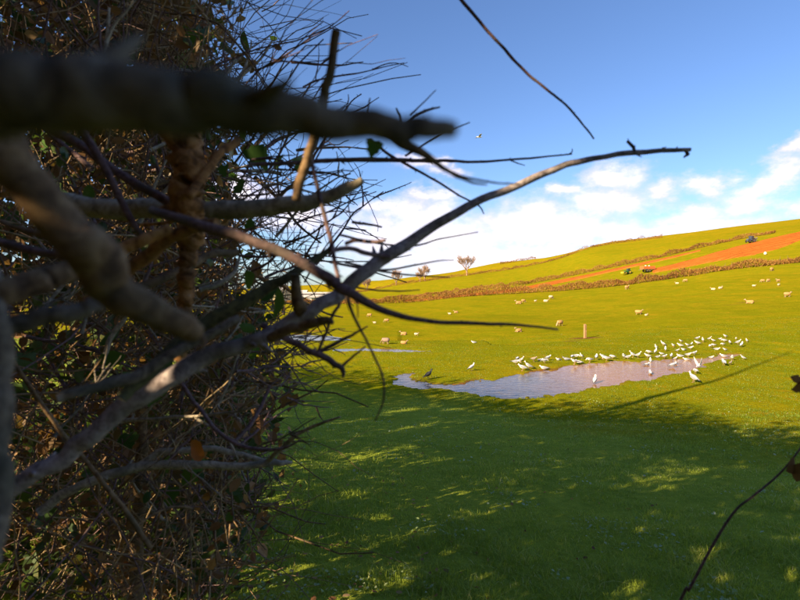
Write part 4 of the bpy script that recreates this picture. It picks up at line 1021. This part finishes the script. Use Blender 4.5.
# --- upper right of the hedge
stem([(336, 30, 9), (329, 74, 9), (322, 104, 10), (313, 140, 10), (304, 170, 10), (296, 200, 10)], [.46, .5], 'bark_brown', sides=10, amt=.08)
stem([(308, 148, 4), (316, 180, 4.4), (325, 220, 4.6), (333, 250, 4.6), (339, 284, 4)], [.52, .5], 'bark_purple', 'twig', sides=7, spurs=3)
stem([(380, 128, 13), (402, 142, 11), (424, 155, 8), (444, 168, 5), (458, 177, 3.6), (474, 183, 2.6), (487, 184.5, 1.6)], [.34, .4], 'bark_brown', 'twig', 'greyish twig forking below the dark branch tip', sides=8)
stem([(446, 169, 3), (462, 176, 2.2), (490, 182, 2), (520, 184.5, 1.4)], [.4, .45], 'bark_purple', 'twig', sides=6, spurs=2)
stem([(250, 165, 4), (300, 163, 4.5), (340, 160, 5), (400, 160.5, 4.6), (440, 161, 3.4), (480, 161.5, 2.6), (530, 158, 2.0), (572, 154, 1.4)], [.75, .8], 'bark_purple', 'twig', 'straight dark knobbly twig reaching into the sky', sides=8, amt=.22, spurs=16, seed=31)
stem([(568, 155, 1.4), (572, 152, 1.2), (572, 148.5, .8)], .8, 'bark_purple', 'twig', sides=5)
stem([(510, 160, 1.5), (517, 163, 1.2), (525, 165.5, .8)], .8, 'bark_purple', 'twig', sides=5)
stem([(370, 140, 3), (395, 158, 3), (415, 169, 2.6), (440, 183, 2.2), (460, 196, 1.9), (478, 205, 1.6), (484, 214, 1)], [.8, .8], 'bark_purple', 'twig', sides=6, spurs=6)
stem([(340, 235, 2.6), (375, 243, 2.2), (412, 246, 2), (440, 239, 1.6), (478, 232, 1.1)], [.7, .75], 'bark_purple', 'twig', sides=6, spurs=4)
stem([(345, 262, 2.6), (380, 270, 2.4), (410, 266, 2.0), (437, 261, 1.4), (454, 260, .9)], [.7, .75], 'bark_purple', 'twig', sides=6, spurs=4)
stem([(330, 262, 2.8), (372, 270, 2.2), (410, 275, 1.8), (450, 277.5, 1.2)], [.72, .75], 'bark_purple', 'twig', sides=6)
stem([(335, 282, 2.6), (365, 289, 2), (395, 291, 1.7), (420, 290, 1)], [.7, .72], 'bark_purple', 'twig', sides=6, spurs=3)
stem([(345, 244, 4), (355, 240, 4.4), (372, 242, 4), (386, 240, 3)], .55, 'bark_purple', 'twig', sides=8, amt=.15)
stem([(330, 250, 5), (352, 249, 5), (370, 254, 5), (392, 256, 4)], [.5, .62], 'bark_purple', 'twig', sides=8)
stem([(352, 222, 3), (366, 224, 2.6), (382, 227, 1.8)], .8, 'bark_purple', 'twig', sides=6, spurs=2)
stem([(402, 126, 3), (400, 116, 2.4), (396, 108, 1.6)], .7, 'bark_purple', 'twig', sides=6)
stem([(404, 124, 2.6), (416, 115, 2.6), (428, 110, 2.4), (440, 107, 1.5)], .7, 'bark_purple', 'twig', sides=6, spurs=7)
stem([(410, 115, 1.8), (424, 102, 1.4), (436, 90, .9)], .7, 'bark_purple', 'twig', sides=5)
stem([(405, 156, 2.4), (430, 141, 1.8), (452, 130, 1.5), (470, 122.5, 1)], .8, 'bark_purple', 'twig', sides=6, spurs=3)
stem([(366, 118, 2), (368, 108, 1.8), (370, 98, 1.6)], .7, 'bark_purple', 'twig', sides=5)
# hanging twig from above
stem([(430, -40, 3.6), (470, 10, 3.2), (500, 44, 3), (528, 74, 2.8), (548, 90, 2.4), (568, 107, 2.2), (584, 126, 1.8), (594, 139, 1.4)], [.78, .8], 'bark_purple', 'twig', 'lone twig hanging down from above into the blue sky', sides=7, amt=.16, spurs=9, seed=32)
stem([(390, -60, 5), (430, -40, 3.6), (445, -25, 2)], .78, 'bark_purple', 'twig', sides=6)

# --- fan of thin twigs in the hedge's upper right edge and between the branches
def px_twig(x, y, D, ang, ln, w, parent=hedge, lev=1, mat='bark_purple', dd=0.0, tb=None):
    n = 7; own = tb is None; tb = tb or Tubes(); a = R(ang); pts = []; cx, cy = x, y; seed = int(rng.integers(1, 99999)); rs = random.Random(seed)
    for i in range(n + 1):
        pts.append((cx, cy, D + dd * i / n)); a += rs.gauss(0, .15); st = ln / n * rs.uniform(.8, 1.2); cx += math.cos(a) * st; cy -= math.sin(a) * st
    P = np.array([W(*p) for p in pts]); r = np.linspace(w, w * .4, n + 1) / 2 / FPX * D
    P = smooth_path(P, 3); r = np.interp(np.linspace(0, 1, len(P)), np.linspace(0, 1, n + 1), r)
    tb.tube(P - HB, r * (1 + .22 * vnoise(np.arange(len(P)), 0 * r, .8, seed % 50)), 5)
    for i in range(2, len(P) - 1):
        if rs.random() < .20: 
            e = np.array([rs.gauss(0, 1) for _ in range(3)]); e /= np.linalg.norm(e); tb.tube(np.array([P[i], P[i] + e * r[i] * 3.2]) - HB, [r[i] * .8, r[i] * .3], 4)
    if lev > 0:
        for _ in range(rs.choice([1, 2, 2, 3])):
            i = rs.randrange(1, n); px_twig(pts[i][0], pts[i][1], pts[i][2], ang + rs.choice([-1, 1]) * rs.uniform(18, 55), ln * rs.uniform(.25, .55), w * .65, parent, lev - 1, mat, dd * .4, tb)
    if own: return add('twig', tb.mesh('twig'), M[mat], parent)
u_ = rng.uniform
for i in range(33):      # reaching out into the sky
    x, y = u_(232, 318), u_(60, 285); px_twig(x, y, u_(.8, 1.7), u_(-12, 52), u_(60, 130) * (1.15 if y < 150 else .85), u_(1.5, 3.2), dd=u_(-.2, .3), mat=random.choice(['bark_purple', 'bark_purple', 'bark_brown']))
for i in range(40):      # pale and brown twigs inside
    px_twig(u_(120, 290), u_(130, 330), u_(.9, 2.2), random.choice([u_(-40, 60), u_(140, 220)]), u_(50, 120), u_(2, 4.5), dd=u_(-.3, .3), mat=random.choice(['bark_brown', 'bark_pale', 'bark_purple', 'bark_orange']))
for i in range(54):      # low front of the hedge, standing out against the grass
    px_twig(u_(150, 268), u_(330, 540), u_(.9, 2.2), random.choice([u_(-30, 80), u_(20, 110), u_(100, 170)]), u_(30, 80), u_(1.6, 3.6), dd=u_(-.2, .3), mat=random.choice(['bark_brown', 'bark_pale', 'bark_purple', 'bark_brown']))
for i in range(26):
    px_twig(u_(262, 300), u_(330, 400), u_(.9, 1.3), u_(-70, 60), u_(20, 60), u_(1.2, 2.4), dd=0.1)
for i in range(40):
    px_twig(u_(-10, 200), u_(60, 520), u_(.7, 1.8), u_(0, 180), u_(60, 160), u_(2.5, 6), dd=u_(-.2, .3), mat=random.choice(['bark_brown', 'bark_dark', 'bark_purple', 'bark_pale']))

# --- the mass of the hedge: fine twigs, dead leaves, ivy
def hedge_points(n, dmin, dmax, edge_lo=258, edge_hi=236, jit=20):
    D = u_(dmin, dmax, n); y = u_(-60, 640, n)
    e = np.where(y > 300, edge_lo, edge_hi) + rng.normal(0, jit, n) - np.clip((y - 430) * .22, -5, 40) - np.clip((130 - y) * .15, 0, 25)
    x = -120 + (e + 120) * np.sqrt(u_(0, 1, n))
    P = np.array([CAM + ray(a, b) * d for a, b, d in zip(x, y, D)])
    keep = (P[:, 2] > ground_h(P[:, 0], P[:, 1]) + 0.01) & (P[:, 2] < 6.6 + .35 * vnoise(P[:, 0], P[:, 1], .7, 61))
    return P[keep]
def leaf_mass(name, n, dmin, dmax, size, mat, **kw):
    P = hedge_points(n, dmin, dmax, **kw)
    cl = vnoise(P[:, 0] * 3 + P[:, 2] * 2, P[:, 1] * 3 - P[:, 2] * 3, 1.0, 62)
    t = np.clip(.44 + .38 * cl + .2 * rng.normal(size=len(P)), 0, 1)
    o = add(name, scatter(name, P - HB, u_(size[0], size[1], len(P)), t), M[mat], hedge); tag(o, kind='stuff')
leaf_mass('leaf_mass', 21000, 2.2, 5.2, (.05, .11), 'leaf_mix', edge_lo=250, edge_hi=205)
leaf_mass('leaf_mass', 2600, 1.2, 3.0, (.022, .05), 'leaf_mix', edge_lo=262, edge_hi=232)
leaf_mass('dead_leaf_mass', 1700, 1.1, 2.6, (.015, .035), 'leaf_dead', edge_lo=268, edge_hi=236)
def twig_mass(n, dmin, dmax, rad, ln, mat, **kw):
    P = hedge_points(n, dmin, dmax, **kw); tb = Tubes()
    for p in P:
        d = rng.normal(size=3) * np.array([.7, .5, .8]) + np.array([.25, -.1, .3]); d /= np.linalg.norm(d); k = 5; q = [p]
        L = u_(*ln)
        for _ in range(k): d = d + rng.normal(0, .2, 3); d /= np.linalg.norm(d); q.append(q[-1] + d * L / k)
        tb.tube(np.array(q) - HB, np.linspace(1, .45, k + 1) * u_(*rad), 4, False)
    o = add('twig_mass', tb.mesh('twig_mass'), M[mat], hedge); tag(o, kind='stuff')
twig_mass(1300, 1.2, 3.4, (.0012, .004), (.2, .7), 'bark_brown', edge_lo=254)
twig_mass(700, 1.2, 3.4, (.0012, .0035), (.2, .7), 'bark_purple', edge_hi=262)
twig_mass(900, 1.1, 2.8, (.001, .0032), (.15, .55), 'bark_straw', edge_lo=250)
twig_mass(230, 1.0, 2.6, (.0010, .0022), (.2, .6), 'bark_purple', edge_lo=240, edge_hi=280)

# --- large ivy and bramble leaves
IV = [(0, 0), (.20, -.10), (.46, -.02), (.50, .18), (.34, .34), (.40, .55), (.24, .62), (.0, 1.0), (-.24, .62), (-.40, .55), (-.34, .34), (-.50, .18), (-.46, -.02), (-.20, -.10)]
def ivy_mesh(seed, oval=False):
    rs = random.Random(seed)
    pts = IV if not oval else [(0, 0), (.14, .06), (.27, .22), (.33, .42), (.28, .66), (.15, .86), (0, 1), (-.15, .86), (-.28, .66), (-.33, .42), (-.27, .22), (-.14, .06)]
    V = [(x * rs.uniform(.9, 1.1), y, -.35 * x * x - .12 * (y - .4) ** 2 + .05 * math.sin(6 * y + seed)) for x, y in pts]
    mid = [(0, .25, .03), (0, .6, .02)]; n = len(V); V += mid; V += [(0, -.25, -.05), (.012, 0, 0), (-.012, 0, 0)]
    F = []
    for i in range(n):
        j = (i + 1) % n; c = n if (pts[i][1] + pts[j][1]) / 2 < .45 else n + 1
        F.append((i, j, c))
    for i in range(n):
        j = (i + 1) % n
        if ((pts[i][1] + pts[j][1]) / 2 < .45) != ((pts[j][1] + pts[(j + 1) % n][1]) / 2 < .45): F.append((j, n + 1, n) if pts[j][0] > 0 else (j, n, n + 1))
    F.append((n + 2, n + 3, n + 4))
    return mesh_from('leaf', V, F, True, tint=np.full(len(V), rs.uniform(.1, .9)))
ivy = [ivy_mesh(i) for i in range(6)] + [ivy_mesh(20 + i, True) for i in range(4)]
for me in ivy: me.materials.append(M['leaf_green'])
def big_leaf(px, py, D, spx, me=None, mat=None, rot=None):
    me = random.choice(ivy) if me is None else me
    if mat: me = me.copy(); me.materials.clear(); me.materials.append(M[mat])
    o = add('leaf', me, None, hedge); s = spx / FPX * D
    o.location = W(px, py, D) - HB; o.scale = (s, s, s)
    o.rotation_euler = rot if rot else (R(90) + rng.normal(0, .6), rng.uniform(-3.1, 3.1), rng.normal(0, .6)); return o
heroes = [(66, 160, .9, 24), (75, 180, .9, 26), (90, 185, .95, 20), (60, 150, .9, 16), (250, 160, 1.0, 22), (262, 168, 1.05, 24), (280, 162, 1.0, 20), (298, 158, .9, 16), (245, 180, 1.1, 20), (246, 272, .8, 26), (262, 300, .75, 28), (275, 318, .7, 34),
          (40, 340, 1.3, 24), (35, 360, 1.3, 26), (100, 345, 1.1, 34), (98, 362, 1.1, 26), (75, 372, 1.2, 24), (30, 385, 1.3, 22), (192, 482, 1.4, 20), (175, 498, 1.4, 22), (150, 250, 1.2, 14), (230, 150, 1.2, 20), (240, 135, 1.2, 18), (214, 262, 1.2, 14), (250, 228, 1.1, 12), (255, 330, .9, 16), (375, 142, .42, 18)]
for x, y, D, s in heroes: big_leaf(x, y, D, s)
def curl(seed):
    me = ivy[7].copy()
    for v in me.vertices:
        a = v.co.x * 3.4 + .5 * v.co.y; b = v.co.y * 1.3
        v.co = Vector((math.sin(a) * .26 + .05 * math.sin(9 * v.co.y + seed), math.sin(b) * .8, (1 - math.cos(a)) * .28 + (1 - math.cos(b)) * .4))
    return me
big_leaf(192, 440, 1.02, 27, curl(3), 'leaf_rust', (R(75), R(150), R(12)))['label'] = 'curled orange dead leaf caught on the pale branch'
for i in range(130):
    x, y = u_(-40, 262), u_(-20, 560)
    if y > 130 and 100 < x < 260 and y < 330 and random.random() < .5: continue
    big_leaf(x, y, u_(1.1, 2.6), u_(9, 24), mat='leaf_dead' if random.random() < .18 else None)

# ------------------------------------------------------------------ bramble and leaf twig at the right edge
def bramble():
    root = empty('bramble', (0.55, 1.05, gz(.55, 1.05))); o = np.array(root.location)
    Pp = [np.array([0.38, 1.08, gz(.38, 1.08) - .02])] + [W(x, y, d) for x, y, d in ((672, 622, 1.0), (690, 588, .98), (714, 543, .97), (735, 511, .96), (752, 497, .95), (775, 478, .94), (790, 462, .93), (806, 440, .92), (830, 400, .9), (850, 350, .9))]
    P = smooth_path(Pp, 6); r = np.linspace(.0030, .0012, len(P)); tb = Tubes(); tb.tube(P - o, r, 8)
    for i in range(6, len(P) - 2, 3):
        e = rng.normal(size=3); e /= np.linalg.norm(e); tb.tube(np.array([P[i], P[i] + e * r[i] * 2.6]) - o, [r[i] * .6, r[i] * .1], 4)
    add('stem', tb.mesh('stem'), M['bark_purple'], root)
    for x, y, s, rt, mt in ((790, 458, 26, (R(80), R(140), R(20)), 'leaf_dead'), (806, 462, 26, (R(70), R(190), R(-20)), 'leaf_dead'), (845, 395, 30, (R(80), R(100), 0), 'leaf_green'), (838, 380, 30, (R(60), R(-60), 0), 'leaf_green')):
        me = ivy[6].copy(); me.materials.clear(); me.materials.append(M[mt]); l = add('leaf', me, None, root); l.location = W(x, y, .92) - o; l.rotation_euler = rt; l.scale = (s / FPX * .92,) * 3
    tag(root, 'thin arching bramble stem with a brown leaf at the lower right corner', 'bramble')
bramble()
def edge_twig():
    root = empty('leafy_twig', W(870, 380, .8)); o = np.array(root.location)
    P = smooth_path([W(870, 380, .8), W(835, 384, .78), (W(812, 384, .77)), W(800, 382, .77)], 6); tb = Tubes(); tb.tube(P - o, np.linspace(.003, .001, len(P)), 7); add('stem', tb.mesh('stem'), M['bark_purple'], root)
    for x, y, s, rt in ((803, 381, 13, (R(70), R(-70), .3)), (808, 384, 18, (R(110), R(-115), .1)), (806, 386, 16, (R(60), R(-105), .6))):
        me = ivy[8].copy(); me.materials.clear(); me.materials.append(M['leaf_dead']); l = add('leaf', me, None, root); l.location = W(x, y, .77) - o; l.rotation_euler = rt; l.scale = (s / FPX * .77,) * 3
    tag(root, 'dark leafy twig tip poking in at the right edge', 'twig')
edge_twig()

# ------------------------------------------------------------------ the hedge bank goes on behind the viewpoint and shades the near grass
def shade_hedge():
    t = np.array([-0.74, 0.67]); nn = np.array([0.67, 0.74])
    root = empty('hedge', (-3, 1.2, gz(-3, 1.2))); o = np.array(root.location)
    n = 150000; s = u_(-14, 18, n); q = u_(-1.9, -0.35, n); v = u_(0, 1, n) ** .85
    x = t[0] * s + nn[0] * q; y = t[1] * s + nn[1] * q; g = ground_h(x, y)
    top = 7.35 + .30 * vnoise(s, 0 * s, 2.2, 71) + .25 * vnoise(s, 0 * s, .7, 72) + .35 * vnoise(s, 0 * s, 6.5, 74)
    z = g + v * (top - g)
    hole = vnoise(s * 1.0, z * 1.3 + q * .3, .55, 73) + .5 * vnoise(s, z, .22, 75)
    near = (s < .45) & (s > -1.2) & (z < 4.9)
    k = (hole < np.where(near, 2.0, .75 - .62 * ((s > .45) & (s < 6) & (z > 2.0) & (z < 4.9)) - .36 * ((s > 1.0) & (s < 6) & (z > 2.0) & (z < 3.8)) - .50 * ((s > -2.5) & (s < 2.0) & (z > 4.4) & (z < 6.3))))
    f = np.clip((top - z) / 1.9, 0, 1); k &= (rng.uniform(size=n) < f ** 1.5) & (np.hypot(x, y) > .5) & ~((y > 0.15) & (x > -.9 * y))
    P = np.stack([x, y, z], 1)[k]
    me = scatter('leaf_mass', P - o, u_(.08, .15, len(P)), np.clip(.5 + .3 * rng.normal(size=len(P)), 0, 1), QUAD, QUAD_F)
    a = add('foliage', me, M['leaf_mix'], root); tag(a, kind='stuff')
    tb = Tubes()
    for i in range(260):
        s0 = u_(-14, 17); q0 = u_(-1.7, -.6); b = np.array([t[0] * s0 + nn[0] * q0, t[1] * s0 + nn[1] * q0, 0]); b[2] = gz(b[0], b[1]) - .05
        if np.hypot(b[0], b[1]) < .6: continue
        h = u_(2.5, 4.8); lean = rng.normal(0, .35, 2)
        if b[1] + lean[1] > .1 and (b[0] + lean[0]) > -.9 * (b[1] + lean[1]): continue
        tb.tube(np.array([b, b + [lean[0] * .3, lean[1] * .3, h * .5], b + [lean[0], lean[1], h]]) - o, [.03, .02, .006], 5, False)
    tag(add('stems', tb.mesh('stems'), M['bark_brown'], root), kind='stuff')
    tag(root, 'hedge bank running behind the viewpoint, seen only by its shade on the near grass', 'hedge')
shade_hedge()
def sapling():
    """slim leaning pole of a tree in the hedge left of the view; its long thin shadow lies across the grass"""
    b = G(640, 401); e = G(792, 351.5); L = np.array([ld.x, ld.y]) / math.hypot(ld.x, ld.y); tn = math.tan(SUN_EL)
    s = 17.0
    root = empty('bare_sapling', (b[0] - L[0] * s, b[1] - L[1] * s, 0)); x, y = root.location.x, root.location.y; root.location.z = gz(x, y)
    def up(px, py):      # the point above the foot's plane that throws its shadow there
        g = G(px, py); d = ((g[0] - x) * L[0] + (g[1] - y) * L[1]); side = np.array([g[0] - x, g[1] - y]) - L * d
        return np.array([side[0], side[1], g[2] + d * tn - root.location.z])
    P = [np.array([0, 0, -.1])] + [up(a, c) for a, c in ((640, 401), (680, 390), (720, 379), (760, 364), (792, 351))]
    P = smooth_path(P, 5); tb = Tubes(); tb.tube(P, np.linspace(.11, .035, len(P)), 9)
    add('trunk', tb.mesh('trunk'), M['pole_wood'], root)
    tb = Tubes(); rs = random.Random(4)
    for i in range(12):
        p = P[int(len(P) * u_(.15, .55))]; d = rng.normal(size=3) * .5 + [0, 0, .8]; tb.tube([p, p + d * .35, p + d * .7], [.012, .008, .003], 4, False)
    tag(add('twigs', tb.mesh('twigs'), M['pole_wood'], root), kind='stuff')
    tag(root, 'slim tall sapling outside the left edge, its thin shadow lying across the lit grass', 'tree')
sapling()

# ------------------------------------------------------------------ grass
def grass():
    D = []; X = []
    n = 380000
    Dd = np.exp(u_(math.log(1.9), math.log(38), n)); uu = u_(-.98, 1.0, n)
    x = uu * Dd; y = Dd
    z, wet = ground_h(x, y, True)
    clump = vnoise(x, y, .28, 81) + .6 * vnoise(x, y, .9, 82)
    inw = np.zeros(n, bool)
    for wd in WATERS[:2]: inw |= poly_sdf(wd['poly'], x, y) < np.where(rng.uniform(size=n) < .25, -.35, .05)
    keep = ~inw & (rng.uniform(size=n) < .78 + .3 * clump)
    x, y, z, Dd, clump = x[keep], y[keep], z[keep], Dd[keep], clump[keep]; n = len(x)
    hgt = (.022 + .016 * np.clip(clump, -1, 1.5)) * rng.gamma(5, .2, n) + .004
    hgt *= np.interp(Dd, [2, 8, 24], [1.15, 1.0, 1.0]); wid = np.interp(Dd, [2, 6, 12, 24], [.0030, .0065, .012, .020]) * u_(.7, 1.3, n)
    tuft = np.clip(vnoise(x, y, .22, 95) + .5 * vnoise(x, y, .7, 96) - .62, 0, 1) * np.clip((13 - Dd) / 6, 0, 1); hgt = hgt * (1 + 2.6 * tuft)
    a = u_(0, 2 * math.pi, n); lean = hgt * rng.normal(.2, .8, n); b = a + rng.normal(0, .8, n)
    tilt = np.stack([np.cos(b) * lean, np.sin(b) * lean, hgt], 1)
    P = np.stack([x, y, z - .003], 1); s = np.stack([np.cos(a + 1.57) * wid, np.sin(a + 1.57) * wid, 0 * wid], 1) * .5
    v = np.stack([P - s, P + s, P + tilt * .55 + s * .7 + [0, 0, .002], P + tilt * .55 - s * .7 + [0, 0, .002], P + tilt * [1.25, 1.25, .92]], 1)
    f4 = np.arange(n)[:, None] * 5
    f = np.concatenate([f4 + [0, 1, 2], f4 + [0, 2, 3], f4 + [3, 2, 4]])
    t = np.clip(.48 + .18 * vnoise(x, y, 1.3, 83) + .14 * vnoise(x, y, .35, 84) + .17 * rng.normal(size=n), 0, .93)
    t = np.where(rng.uniform(size=n) < .03 + .05 * (vnoise(x, y, .5, 85) > .5), u_(.9, 1, n), t)
    me = mesh_from('grass', v.reshape(-1, 3), f, False, np.repeat(t, 5))
    o = add('grass', me, [M['grass_blade'], M['grass_shade_lift']])
    mi = (rng.uniform(size=n) < shade_lift_at(x, y)).astype(np.int32); me.polygons.foreach_set('material_index', np.concatenate([mi, mi, mi]))
    tag(o, 'short pasture grass in front of the pond', 'grass', kind='stuff')
    m = 520; y = np.exp(u_(math.log(2.0), math.log(11), m)); x = (-.5 + np.abs(rng.normal(0, .45, m))) * y
    P = np.stack([x, y, ground_h(x, y) + u_(.012, .03, m)], 1); rt = rand_rot(m); rt[:, 2] *= .35
    o = add('fallen_leaves', scatter('fallen_leaves', P, u_(.025, .05, m), u_(.2, 1, m), rot=rt), M['leaf_dead']); tag(o, 'brown fallen leaves scattered on the shaded grass by the hedge', 'leaves', kind='stuff')
    # broad pale leaves of clover and plantain in patches
    m = 16000; Dd = np.exp(u_(math.log(2.0), math.log(15), m)); x = u_(-.95, 1.0, m) * Dd; y = Dd
    k = (vnoise(x, y, .45, 87) + .6 * vnoise(x, y, .15, 88) > .55) & (poly_sdf(POND, x, y) > .3); x, y = x[k], y[k]; m = len(x)
    P = np.stack([x, y, ground_h(x, y) + u_(.012, .03, m)], 1)
    a = u_(0, 6.28, m); tl = rng.normal(0, .35, (m, 2)); X = np.stack([np.cos(a), np.sin(a), tl[:, 0]], 1); Yv = np.stack([-np.sin(a), np.cos(a), tl[:, 1]], 1); Zv = np.cross(X, Yv)
    o = add('clover', scatter('clover', P, u_(.012, .028, m) * np.interp(y, [2, 12], [1, 1.9]), u_(0, 1, m), rot=np.stack([X, Yv, Zv], -1)), M['clover'])
    tag(o, 'pale broad clover leaves scattered through the near grass', 'clover', kind='stuff')
grass()
bpy.context.view_layer.update()
